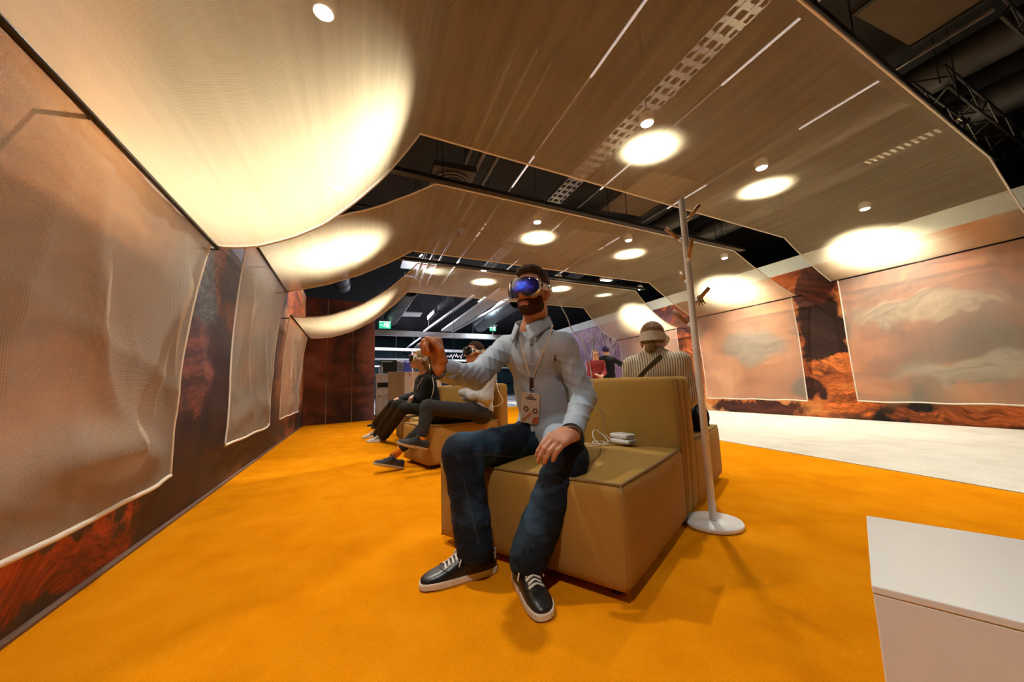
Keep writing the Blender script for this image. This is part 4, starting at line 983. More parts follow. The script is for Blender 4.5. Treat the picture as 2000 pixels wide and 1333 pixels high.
def shoe(parent, O, fw, up, side, L, mats, laces=True, stripes=None, name='shoe'):
    """O = heel bottom centre, fw = toe direction, up, side=+1/-1 (outer side); upper > sole, laces ..."""
    fw = nrm(fw); up = nrm(up-fw*(np.array(up)@fw)); lt = np.cross(up, fw); k = L/.30
    P = lambda x, y, z: O+(fw*x+lt*y+up*z)*k
    st = [0, .04, .12, .22, .32, .40, .48, .58, .68, .78, .87, .94, .985, 1.0]
    hw = [.014, .026, .033, .035, .036, .037, .039, .043, .046, .046, .041, .032, .020, .006]
    zt = [.078, .088, .090, .083, .088, .100, .094, .080, .066, .056, .050, .044, .038, .034]
    cx = [0, 0, 0, 0, .0, .001, .002, .004, .005, .005, .003, .0, -.003, -.005]
    n = 14; b = MB(); vs = []; fs = []
    for s_, w_, z_, c_ in zip(st, hw, zt, cx):
        for j in range(n+1):
            a = PI*j/n; ca, sa = math.cos(a), math.sin(a)
            vs.append(P(s_*.30, c_*side+w_*np.sign(ca)*abs(ca)**.75, .018+(z_-.018)*abs(sa)**.8))
    for i in range(len(st)-1):
        for j in range(n): fs.append((i*(n+1)+j, (i+1)*(n+1)+j, (i+1)*(n+1)+j+1, i*(n+1)+j+1))
    fs.append(tuple(range(n+1))); fs.append(tuple((len(st)-1)*(n+1)+j for j in range(n, -1, -1))); b.add(vs, fs); upper = b.build(name, mats[0], parent, smooth=True)
    b = MB(); out = [(s_*.30, c_*side+w_*1.07+.001, c_*side-w_*1.07-.001) for s_, w_, c_ in zip(st, hw, cx)]
    ring = [(x-.002 if x < .01 else (x+.004 if x > .28 else x), y) for x, y, _ in out]+[(x-.002 if x < .01 else (x+.004 if x > .28 else x), y) for x, _, y in reversed(out)]
    m_ = len(ring); zs = [(0, .93), (.006, 1.0), (.021, 1.0), (.026, .97)]; vs = []
    for z_, sc in zs:
        for (x, y) in ring: vs.append(P(.15+(x-.15)*(.5+.5*sc), y*sc, z_+(.004 if x > .26 and z_ < .004 else 0)))
    fs = [tuple(range(m_-1, -1, -1)), tuple(3*m_+i for i in range(m_))]
    for q in range(3):
        for i in range(m_): fs.append((q*m_+i, q*m_+(i+1) % m_, (q+1)*m_+(i+1) % m_, (q+1)*m_+i))
    b.add(vs, fs); b.build('sole', mats[1], upper, smooth=False)
    zz = lambda t: np.interp(t, st, zt); ww = lambda t: np.interp(t, st, hw); cc = lambda t: np.interp(t, st, cx)*side
    b = MB(); pts = [P(t*.30, cc(t)+ww(t)*.42*math.cos(a), zz(t)*.985-.002+.006) for t, a in zip(np.linspace(.36, .62, 5), [0]*5)]
    b.grid(lambda u, v: P((.38+.28*v)*.30, cc(.38+.28*v)+(u-.5)*.040, zz(.38+.28*v)+.004+(.016 if v < .15 else 0)-abs(u-.5)*.012), 4, 6); b.build('tongue', mats[0], upper, smooth=True)
    def on(t, a): return P(t*.30, cc(t)+(ww(t)+.0012)*np.sign(math.cos(a))*abs(math.cos(a))**.75, .018+(zz(t)+.0012-.018)*abs(math.sin(a))**.8)
    for sm in ([(.60, .25), (.66, .6), (.72, 1.0), (.75, PI/2), (.72, PI-1.0), (.66, PI-.6), (.60, PI-.25)], [(.16, .3), (.26, .45), (.36, .7), (.44, 1.0)], [(.16, PI-.3), (.26, PI-.45), (.36, PI-.7), (.44, PI-1.0)]):
        b = MB(); b.tube(spline([on(t, a) for t, a in sm], 5), .0014*k, 5); b.build('seam', mats[0], upper, smooth=True)
    if laces:
        b = MB()
        ts = np.linspace(.44, .68, 6)
        for i, t in enumerate(ts):
            w_ = .024+.004*(i % 2)
            b.tube(spline([P(t*.30, cc(t)-w_, zz(t)-.006), P((t+.006)*.30, cc(t), zz(t)+.006), P((t+.018)*.30, cc(t)+w_, zz(t+.02)-.006)], 4), .0032*k, 6)
            b.tube(spline([P(t*.30, cc(t)+w_, zz(t)-.006), P((t+.006)*.30, cc(t), zz(t)+.004), P((t+.018)*.30, cc(t)-w_, zz(t+.02)-.006)], 4), .0032*k, 6)
        for sg_ in (-1, 1):
            t = .43; b.tube(spline([P(t*.30, 0, zz(t)+.010), P((t-.03)*.30, .022*sg_, zz(t)+.026), P((t+.02)*.30, .046*sg_, zz(t)+.018), P((t+.06)*.30, .040*sg_, zz(t)+.002), P((t+.03)*.30, .016*sg_, zz(t)+.008), P(t*.30, 0, zz(t)+.010)], 5), .0030*k, 6)
            b.tube(spline([P(t*.30, 0, zz(t)+.010), P((t+.05)*.30, .030*sg_, zz(t)+.008), P((t+.12)*.30, .050*sg_, zz(t)-.030)], 5), .0028*k, 6)
        b.build('laces', mats[2], upper, smooth=True)
    if stripes:
        for q in range(3):
            for sg_ in (-1, 1):
                t0, t1 = .36+.075*q, .46+.075*q; b = MB()
                b.ribbon([P((t0+(t1-t0)*v)*.30, cc(t0)+(ww(t0+(t1-t0)*v)*(1.03-.30*v*v))*sg_, .034+(zz(t0)*.75-.034)*(1-v)) for v in np.linspace(0, 1, 5)], fw, .010*k, .002); b.build('stripe', stripes, upper)
    elif len(mats) > 3:
        b = MB(); b.grid(lambda u, v: P(-.003+.02*abs(u-.5)**2*4*.9, (u-.5)*.052, .040+.046*v), 8, 4); b.build('heel_tab', mats[3], upper, smooth=True)
        b = MB(); b.tube(spline([P(t*.30, cc(t)+ww(t)*.9*sg_, zz(t)*.86) for t, sg_ in ((.36, .8), (.26, .85), (.14, .85), (.03, .5), (.005, 0), (.03, -.5), (.14, -.85), (.26, -.85), (.36, -.8))], 4), .005*k, 6); b.build('collar_lining', mats[3], upper, smooth=True)
    return upper

# ------------------------------------------------------------------ headset
g = NT('visor_glass'); co = g.tc.outputs['UV']
sx, sy, _ = g.sep(co)
blob = g.math('MULTIPLY', g.rng(g.math('ABSOLUTE', g.math('SUBTRACT', sx, .56)), .42, .10), g.rng(g.math('ABSOLUTE', g.math('SUBTRACT', sy, .56)), .34, .08))
blob = g.math('MULTIPLY', blob, g.rng(g.noise(g.map((1.5, 2.5, 1), (0, 0, .5), (0, 0, 0), co), 2.0, 2), .25, .6, .25, 1.1))
ec = g.ramp(blob, [(0, (.003, .002, .008)), (.3, (.014, .007, .05)), (.6, (.02, .04, .42)), (1, (.05, .16, 1.0))])
g.t.links.new(ec, g.b.inputs['Emission Color']); g.b.inputs['Emission Strength'].default_value = .85
g.set(Roughness=.06, Specular_IOR_Level=.8); g.b.inputs['Base Color'].default_value = (.004, .004, .006, 1); g.b.inputs['Coat Weight'].default_value = .6
mat('aluminium', (.62, .62, .60), .25, .85); mat('seal_grey', (.46, .44, .41), .9, bump=(200, .3)); mat('strap_white', (.74, .72, .68), .5); mat('knit_grey', (.64, .61, .54), .95, noise=(160, .15), bump=(300, .3)); mat('cable_white', (.70, .66, .58), .5); mat('black_gloss', (.01, .01, .01), .2)
mat('visor_dark', (.006, .006, .008), .06)
def headset(c, R, label, glow=True, simple=False, band=True):
    r, f, u = R; P = lambda x, y, z: c+r*x+f*y+u*z
    R0 = root('headset', P(0, .10, 0), label, 'headset', 'mixed reality headsets')
    N_ = 56
    def outl(i, sc=1.0):
        a = 2*PI*i/N_; ca, sa = math.cos(a), math.sin(a); e = 2/2.7
        x = .092*np.sign(ca)*abs(ca)**e; z = .049*np.sign(sa)*abs(sa)**e+.004
        if z < 0: z += .024*math.exp(-(x/.019)**2)-.006*math.exp(-((abs(x)-.05)/.03)**2)
        return x*sc, z*sc
    yy = lambda x, z: .128-4.2*x*x-1.6*z*z
    rings = 8; b = MB(); vs = [P(0, yy(0, .01)+.004, .012)]; uv = [(.5, .5)]; fs = []
    for q in range(1, rings+1):
        for i in range(N_):
            t = q/rings; x, z = outl(i); x, z = x*t, .012*(1-t)+z*t
            vs.append(P(x, yy(x, z)+.004*(1-t**4), z)); uv.append((.5-x/.19, .5+z/.12))
    fs += [(0, 1+i, 1+(i+1) % N_) for i in range(N_)]
    for q in range(rings-1):
        for i in range(N_): fs.append((1+q*N_+i, 1+(q+1)*N_+i, 1+(q+1)*N_+(i+1) % N_, 1+q*N_+(i+1) % N_))
    b.add(vs, fs); o = b.build('visor', 'visor_glass' if glow else 'visor_dark', R0, smooth=True)
    uvl = o.data.uv_layers.new(name='UVMap')
    for lp in o.data.loops: uvl.data[lp.index].uv = uv[lp.vertex_index]
    def band_(name, s0, y0, s1, y1, m, th=None):
        b = MB(); vs = []
        prof_ = [(s0, y0), (s0*1.02, y0-.004), (s1*1.02, y1+.004), (s1, y1)]
        for sc, dy in prof_:
            for i in range(N_):
                x, z = outl(i, sc); vs.append(P(x, yy(x, z)+dy, z))
        fs = [(q*N_+i, q*N_+(i+1) % N_, (q+1)*N_+(i+1) % N_, (q+1)*N_+i) for q in range(3) for i in range(N_)]
        b.add(vs, fs); return b.build(name, m, R0, smooth=True)
    band_('frame', 1.0, .0, 1.0, -.022, 'aluminium'); band_('light_seal', .97, -.022, .86, -.055, 'seal_grey')
    for sg_ in (-1, 1):
        b = MB(); pts = [P(sg_*x, y, z) for x, y, z in ((.088, .090, .004), (.092, .060, .008), (.090, .025, .010), (.088, -.010, .010))]
        b.ribbon(spline(pts, 4), u, .030, .010); st_ = b.build('side_arm', 'strap_white', R0, smooth=False)
        b = MB(); q = P(sg_*.0965, .066, .008); b.tube([q-r*sg_*.003, q+r*sg_*.003], .011, 16); b.build('dial', 'black_gloss', st_, smooth=True)
        b = MB(); q = P(sg_*.093, -.008, .010); b.tube([q-r*sg_*.004, q+r*sg_*.006], .014, 16); b.build('connector', 'aluminium', st_, smooth=True)
    if band:
        b = MB(); pts = [P(.089*math.cos(a) if abs(math.cos(a)) < 1 else .089, -.012-.105*math.sin(a), .010+.006*math.sin(a)) for a in np.linspace(0, PI, 15)]
        wd = [.028+.040*math.sin(a)**.6 if 0 < a < PI else .028 for a in np.linspace(0, PI, 15)]
        b.ribbon(pts, u, wd, .008); b.build('knit_band', 'knit_grey', R0, smooth=False)
    return R0
# ================================================================== THE SEATED MAN (main figure)
def torso(Pc, Nk, f, r, rw, depth, k=.05, wr=None, shoulders=None, belly=1.0):
    """pelvis centre -> neck base; rw = (hip, waist, chest) half widths"""
    fl = (f, depth); pr = []
    M1 = Pc+(Nk-Pc)*.38; M2 = Pc+(Nk-Pc)*.74
    pr += [cap(Pc-r*(rw[0]-.10), Pc+r*(rw[0]-.10), .115, .115, k), cap(Pc+UP*.02, M1, rw[0]*.92, rw[1]*belly, k, fl, wr), cap(M1, M2, rw[1]*belly, rw[2], k, fl, wr)]
    pr += [cap(M2-r*(rw[2]-.095)-f*.005, M2+r*(rw[2]-.095)-f*.005, .098, .098, k)]
    if shoulders:
        for s in shoulders: pr += [cap(Nk-UP*.018, s-UP*.012, .050, .054, k), cap(M2+(s-M2)*.3, s-UP*.03, .085, .058, k)]
    return pr
F1 = -S_V; R1_ = np.array([F1[1], -F1[0], 0])
J = dict(pel=sof(.56, .42, .50), neck=at(1043, 648, 1.97))
Nk = J['neck']; J['shR'] = Nk+R1_*.180-UP*.066+F1*.01; J['shL'] = Nk-R1_*.185-UP*.085+F1*.02
J['elR'] = at(930, 735, 1.83); J['wrR'] = at(862, 722, 1.63)
J['elL'] = at(1140, 778, 1.86); J['wrL'] = at(1117, 846, 1.585)
J['hipR'] = J['pel']+R1_*.095+F1*.05-UP*.0; J['hipL'] = J['pel']-R1_*.095+F1*.05
J['knR'] = at(903, 886, 1.74); J['knL'] = at(1108, 898, 1.66)
J['anR'] = onz(928, 1070, .12); J['anL'] = onz(1032, 1085, .13)
HC = at(1040, 572, 1.90); HR = frame_of(F1[:2]+np.array([.02, -.06]), .02, .0)
MAN = root('person', (sof(.56, .35, 0)[0], sof(.56, .35, 0)[1], 0), 'seated man in light blue shirt and jeans raising his pinched right hand', 'person')
# continuous body: head, neck, torso, arms, hands, legs
rH, fH, uH = HR
dR = nrm(UP*.92+F1*.22+R1_*.10); nR = nrm(-F1*.9+UP*.25-R1_*.1)
hR = hand_prims(J['wrR']+dR*.015, dR, nR, -R1_*.8-F1*.55, [(1.25, 1.25, .75), (1.45, 1.55, 1.0), (1.5, 1.6, 1.0), (1.5, 1.6, 1.0)], 0, 1.20, (.42, .50))
kn = at(1083, 862, 1.50); dL = nrm(kn-J['wrL']); nL = nrm(UP*.8-fwd*.55+R1_*.0)
hL = hand_prims(J['wrL'], dL, nL, nrm(R1_*.9-UP*.1), [(.60, .42, .30), (.58, .42, .30), (.58, .42, .30), (.56, .42, .3)], .0, 1.12, (.30, .25))
body = head_prims(HC, HR)+[cap(HC-fH*.025-uH*.06, Nk-F1*.02-UP*.02, .062, .068, .03), cap(Nk+UP*.0, Nk-UP*.1, .064, .07, .05)]
body += torso(J['pel'], Nk, F1, R1_, (.135, .125, .14), 1.35, .05, None, (J['shR'], J['shL']))
body += arm(J['shR'], J['elR'], J['wrR']+dR*.01, .046, .038, .029)+arm(J['shL'], J['elL'], J['wrL'], .046, .038, .029)
body += [cap(J['wrR'], J['wrR']+dR*.03, .031, .030, .02), cap(J['wrL'], J['wrL']+dL*.02, .029, .027, .02)]+hR+hL
for s in 'RL': body += [cap(J['hip'+s], J['kn'+s], .078, .056, .03), cap(J['kn'+s], J['an'+s], .054, .036, .02)]
o, bv_body = sdf_obj('body', body, .0045, 'skin_warm', MAN)
# hair and beard
hp = [ell(HC-fH*.012+uH*.037, HR, (.0825, .104, .100), .01), ell(HC+fH*.030+uH*.105, HR, (.066, .062, .036), .02), ell(HC-fH*.03+uH*.1, HR, (.066, .075, .034), .02)]
gn = lambda X, Y, Z: .0035*np.sin(X*170+np.sin(Z*60)*2)*np.sin(Y*150+Z*40)
sdf_obj('hair', hp, .0045, 'hair_brown', MAN, [hair_cut(HC, HR, .094, -.005, -.075)], gn)
bp = [ell(HC+fH*.030-uH*.035, HR, (.0665, .066, .082), .03), ell(HC+fH*.060-uH*.100, HR, (.038, .0365, .0285), .03), cap(HC-rH*.045+fH*.02-uH*.085, HC+rH*.045+fH*.02-uH*.085, .0285, .0285, .03), cap(HC-rH*.028+fH*.087-uH*.060, HC+rH*.028+fH*.087-uH*.060, .0075, .0075, .01)]
sdf_obj('lips', [cap(HC-rH*.019+fH*.0905-uH*.067, HC+rH*.019+fH*.0905-uH*.067, .0062, .0062, .004), cap(HC-rH*.016+fH*.0895-uH*.0775, HC+rH*.016+fH*.0895-uH*.0775, .0070, .0070, .004)], .003, 'lip_red', MAN)
sdf_obj('beard', bp, .004, 'beard_brown', MAN, [beard_cut(HC, HR)], lambda X, Y, Z: .0012*np.sin(X*420)*np.sin(Y*390)*np.sin(Z*400))
# jeans
jn = [cap(J['pel']-R1_*.06-UP*.0, J['pel']+R1_*.06, .128, .128, .05), ell(J['pel']+F1*.02+UP*.06, (R1_, F1, UP), (.165, .125, .10), .04)]
for s in 'RL':
    jn += [cap(J['hip'+s], J['kn'+s], .100, .086, .05, None, (.004, 26, .5, 1.0)), cap(J['kn'+s], J['an'+s], .090, .074, .03, None, (.004, 34, .6, 2.2)), cap(J['an'+s]+(J['kn'+s]-J['an'+s])*.28, J['an'+s]-UP*.025, .079, .072, .02, None, (.006, 62, .5, .6))]
hemR, hemL = J['anR'][2]-.040, J['anL'][2]-.040
o, bv_j = sdf_obj('jeans', jn, .006, 'denim', MAN, [lambda X, Y, Z: (hemR-Z)+0*X+0*Y, lambda X, Y, Z: (Z-.64)+0*X+0*Y])
jeans = o
mat('stitch', (.09, .085, .075), .8)
# shirt
wrA = (.0065, 36, .9, 1.7)
sh = torso(J['pel']+UP*.04, Nk, F1, R1_, (.172, .160, .168), 1.28, .05, (.0055, 20, .9, .4), (J['shR'], J['shL']), 1.0)
sh += arm(J['shR'], J['elR'], J['wrR']-dR*.012+(J['elR']-J['wrR'])*.10, .064, .062, .047, .035, wrA)+arm(J['shL'], J['elL'], J['wrL']+(J['elL']-J['wrL'])*.20, .058, .060, .047, .035, (.0065, 34, .9, .3))
sh += [cap(Nk+UP*.016-F1*.010, Nk-UP*.09, .070, .085, .04)]
sh += [cap(J['pel']-R1_*.05+UP*.03, J['pel']+R1_*.05+UP*.03, .150, .150, .04), cap(J['hipL']+F1*.02+UP*.02, J['hipL']+(J['knL']-J['hipL'])*.42+UP*.010, .110, .100, .03)]
hemf = J['pel']
def shirt_hem(X, Y, Z):
    a = (X-hemf[0])*R1_[0]+(Y-hemf[1])*R1_[1]; f_ = (X-hemf[0])*F1[0]+(Y-hemf[1])*F1[1]
    low = np.where(np.abs(a) < .19, hemf[2]+.055-.075*np.exp(-((a+.06)/.055)**2), np.where(Z < .60, hemf[2]+.05, -1))
    return np.where(f_ < .36, low, -1)-Z
o, bv_s = sdf_obj('shirt', sh, .006, 'oxford_shirt', MAN, [shirt_hem]); shirt = o
def path_on(bvs, pts, n=6, off=.001, dflt=1.9):
    out = []
    for (x0, y0), (x1, y1) in zip(pts[:-1], pts[1:]):
        for k in range(n):
            t = k/n; q = None
            for bv in bvs:
                h = hit(bv, x0+(x1-x0)*t, y0+(y1-y0)*t, off, 99)
                if q is None or np.linalg.norm(h-CAM) < np.linalg.norm(q-CAM): q = h
            if np.linalg.norm(q-CAM) < 20: out.append(q)
    return out
for pth in (((905, 935), (915, 980), (925, 1020), (938, 1070)), ((925, 888), (960, 890), (1000, 893), (1028, 893)), ((1062, 940), (1048, 975), (1035, 1010), (1022, 1055))):
    b = MB(); b.tube(path_on([bv_j], pth, 8, .0005), .0013, 4); b.build('seam', 'stitch', jeans)
# cuffs
for Wq, El, px in ((J['wrR'], J['elR'], 0), (J['wrL'], J['elL'], 1)):
    d = nrm(Wq-El); s_ = 0.02 if px == 0 else .0
    b = MB(); b.tube([Wq-d*(.075), Wq-d*.045, Wq-d*.010+d*s_, Wq+d*s_], [.050, .0505, .049, .047], 24, cap=False); b.tube([Wq+d*s_, Wq-d*.045], [.040, .043], 24, cap=False); b.build('cuff', 'oxford_shirt', shirt, smooth=True)
# collar: stand and two points
def collar(sg_):
    b = MB()
    def fn(u, v):
        a = 2.9*(1-u)+.22*u                                    # back to front
        p = Nk+UP*(.084-.066*u*u)+(F1*math.cos(a)*(.080+.014*u)+F1*.006+R1_*sg_*math.sin(a)*.083)
        drop = (.056+.030*max(0, u-.45)/.55)*v
        outw = (F1*math.cos(a)+R1_*sg_*math.sin(a))*(.006+.020*v)
        return p-UP*drop+outw+R1_*sg_*.028*v*max(0, u-.6)/.4
    b.grid(fn, 16, 5); o = b.build('collar', 'oxford_shirt', shirt, smooth=True)
    md = o.modifiers.new('th', 'SOLIDIFY'); md.thickness = .004
for s in (-1, 1): collar(s)
# placket, buttons, small chest emblem
pts = path_on([bv_s], [(1041, 655), (1041, 690), (1040, 730), (1040, 775), (1041, 820), (1043, 852)], 4, .002)
b = MB(); b.ribbon(pts, rgt, .030, .003); b.build('placket', 'oxford_shirt', shirt)
for x, y in ((1041, 672), (1040, 712), (1040, 760), (1041, 836)):
    q = hit(bv_s, x, y, .006, 1.85); b = MB(); b.tube([q, q-fwd*.002], .0045, 10); b.build('button', 'strap_white', shirt)
b = MB()
for (x, y) in ((1083, 696), (1084, 699), (1082, 702), (1085, 703), (1083.5, 705)):
    q = hit(bv_s, x, y, .004, 1.85); b.tube([q-UP*.004, q+UP*.004+rgt*.002], .003, 6)
o = b.build('chest_emblem', mat('emblem_maroon', (.06, .01, .02), .7), shirt); o['label'] = 'tiny dark maroon rider emblem'
# bracelet and wristband
d = nrm(J['wrL']-J['elL']); b = MB(); q = J['wrL']+d*.012; a_ = nrm(np.cross(d, UP)); c_ = np.cross(d, a_)
b.tube([q+(a_*math.cos(t)+c_*math.sin(t))*.034 for t in np.linspace(0, 2*PI, 25)], .0048, 6); b.build('bracelet', mat('bracelet_brown', (.05, .025, .012), .4, noise=(300, .8)), MAN, smooth=True)
d = nrm(J['wrR']-J['elR']); b = MB(); q = J['wrR']+dR*.0+d*.012; a_ = nrm(np.cross(d, UP)); c_ = np.cross(d, a_)
b.tube([q+(a_*math.cos(t)+c_*math.sin(t))*.039 for t in np.linspace(0, 2*PI, 25)], .004, 6); b.build('wristband', mat('band_dark', (.03, .012, .008), .6), MAN, smooth=True)
# shoes
SM = ('shoe_black', 'sole_offwhite', 'lace_white', 'strap_white')
hq = onz(962, 1116); tq = onz(822, 1152); fwR = nrm(tq-hq); shoe(MAN, hq-fwR*.015, fwR, UP, -1, .325, SM)
hq = onz(1008, 1122); tq = onz(1066, 1216); fwL = nrm(tq-hq); shoe(MAN, tq-fwL*.315, fwL, UP, 1, .315, SM)
# headset with cable
headset(HC, HR, 'goggle headset with glowing blue visor on the man in the blue shirt')
# lanyard with badge
L0, L1 = hit(bv_s, 1016, 640, .008, 1.9), hit(bv_s, 1081, 640, .008, 1.9)
LY = root('lanyard', hit(bv_s, 1037, 742, .01, 1.85), 'cream lanyard with printed visitor badge on the man\'s chest', 'lanyard')
mat('lanyard_cream', (.62, .53, .42), .8); mat('badge_white', (.66, .58, .48), .4)
for path in ([(1020, 634), (1015, 655), (1022, 690), (1030, 720), (1036, 740)], [(1079, 636), (1072, 660), (1060, 690), (1048, 720), (1039, 740)]):
    b = MB(); b.ribbon(spline([hit(bv_s, x, y, .007, 1.85) for x, y in path], 5), rgt, .009, .002); b.build('strap', 'lanyard_cream', LY)
pts = [hit(bv_s, 1038, y, .009, 1.85) for y in (738, 750, 764)]
b = MB(); b.ribbon(pts, rgt, .020, .004); b.build('clasp', 'black_gloss', LY)
qt, qb = hit(bv_s, 1037, 768, .024, 1.85), hit(bv_s, 1034, 827, .028, 1.85)
ey = nrm(qt-qb); exb = nrm(rgt*.93-fwd*.25); exb = nrm(exb-ey*(exb@ey)); ez = np.cross(exb, ey); H_ = np.linalg.norm(qt-qb); W_ = H_*.57
sgn_z = -1 if ez@fwd > 0 else 1; ez = ez*sgn_z
b = MB(); b.tube([hit(bv_s, 1038, 764, .010, 1.85), qt], .004, 8); b.build('hook', 'steel', LY)
Bq = lambda x, y, z=0: qb+exb*(x*W_)+ey*(y*H_)+ez*z
b = MB(); b.add([Bq(x, y, z) for z in (0, .002) for x, y in ((-.5, 0), (.5, 0), (.5, 1), (-.5, 1))], [(3, 2, 1, 0), (4, 5, 6, 7), (0, 1, 5, 4), (1, 2, 6, 5), (2, 3, 7, 6), (3, 0, 4, 7)]); card = b.build('badge_card', 'badge_white', LY)
mat('badge_orange', (.55, .20, .06), .5); mat('badge_red', (.55, .12, .07), .5); mat('badge_brown', (.16, .085, .03), .5)
def bq(name, m, polys):
    b = MB()
    for P_ in polys: b.add([Bq(x, y, .0026) for x, y in P_], [tuple(range(len(P_)))])
    b.build(name, m, card)
bq('print_stripe', 'badge_orange', [[(-.46, .06), (-.30, .05), (.10, .30), (.04, .38)]]); bq('print_block', 'badge_red', [[(.12, .02), (.48, .02), (.48, .26), (.2, .22)]])
circ = lambda x, y, r: [(x+r*math.cos(a), y+r*.57*math.sin(a)) for a in np.linspace(0, 2*PI, 12)[:-1]]
bq('print_flower', 'badge_brown', [circ(-.22+.11*math.cos(a), .47+.07*math.sin(a), .06) for a in np.linspace(0, 6.28, 7)[:-1]]+[circ(.28+.11*math.cos(a), .43+.07*math.sin(a), .06) for a in np.linspace(0, 6.28, 7)[:-1]])
for i, (t_, sz) in enumerate((('Ihr', .012), ('Partner', .012), ('Studierende', .0115))):
    txt(t_, sz, 'ink_dark', 'badge_text', card, Bq(.02, .90-.055*i, .0026), exb, ey, 'CENTER', 0, .0004)
# headset cable: temple -> shoulder -> down the back of the arm -> battery packs on the seat
CB = root('headset_cable', hit(bv_s, 1117, 645, .01), 'thin white headset cable running from temple to battery', 'cable')
pc = [HC-rH*.097-fH*.008+uH*.010, at(1095, 598, 1.90), at(1108, 622, 1.90), hit(bv_s, 1117, 645, .004, 1.9), hit(bv_s, 1138, 668, .004, 1.9), hit(bv_s, 1150, 705, .005, 1.9), at(1157, 745, 1.86), at(1160, 775, 1.85), at(1160, 792, 1.86), at(1170, 797, 1.92), at(1181, 818, 2.05), sof(.40, .76, .50), sof(.37, .76, .47)]
b = MB(); b.tube(spline(pc, 8), .0028, 6); b.build('cord', 'cable_white', CB, smooth=True)
# battery packs
mat('pack_white', (.74, .73, .70), .3); mat('pack_edge', (.25, .24, .22), .4)
def pack(c, ang, tilt, label):
    R0 = root('battery_pack', c, label, 'battery', 'white battery packs')
    ex_, ey_ = np.array([math.cos(ang), math.sin(ang), 0]), np.array([-math.sin(ang), math.cos(ang), 0]); hw_, hd, th = .070, .042, .027
    fr = (np.array(c)-ex_*hw_-ey_*hd, ex_, ey_); b = MB(); puffy(b, (0, 0, 0), (2*hw_, 2*hd, th), fr, .012, (0, 0, .001), 8); o = b.build('shell', 'pack_white', R0, smooth=True)
    for sg_ in (-1, 1):
        b = MB(); q = np.array(c)+ex_*sg_*(hw_+.0005)+UP*th/2; b.tube(spline([q+ey_*hd*.72*math.cos(t)+UP*.0085*math.sin(t) for t in np.linspace(0, 2*PI, 17)], 2), .0009, 4); b.build('end_ring', 'pack_edge', R0)
        b = MB(); b.ribbon([q+ey_*hd*.4, q-ey_*hd*.4], UP, .004, .001); b.build('port', 'pack_edge', R0)
    return R0
seat_z = ZS+.020
bq_ = sof(.30, .80, 0); av = math.atan2(S_V[1], S_V[0])
pack((bq_[0], bq_[1], seat_z), av+1.25, 0, 'lower of two stacked white battery packs on the seat')
pack((bq_[0]+.006, bq_[1]+.01, seat_z+.029), av+1.10, 0, 'upper of two stacked white battery packs on the seat')
R0 = root('battery_cable', sof(.42, .74, seat_z), 'tangled cream battery cord lying on the near sofa seat', 'cable')
for k_, path in enumerate(([(.37, .76, .012), (.43, .80, .05), (.47, .78, .075), (.45, .72, .04), (.40, .70, .006), (.36, .74, .02), (.38, .80, .03)], [(.40, .71, .004), (.47, .68, .004), (.55, .74, .004), (.62, .80, .004), (.72, .83, .006), (.85, .80, .004)], [(.38, .70, .004), (.43, .60, .003), (.47, .50, .002), (.44, .45, .001), (.50, .38, .001)], [(.35, .72, .004), (.40, .66, .012), (.44, .69, .02), (.41, .75, .015), (.36, .72, .004)])):
    b = MB(); b.tube(spline([sof(u, v, seat_z-.004+z) for u, v, z in path], 8), .0028, 6); b.build('cord', 'cable_white', R0, smooth=True)

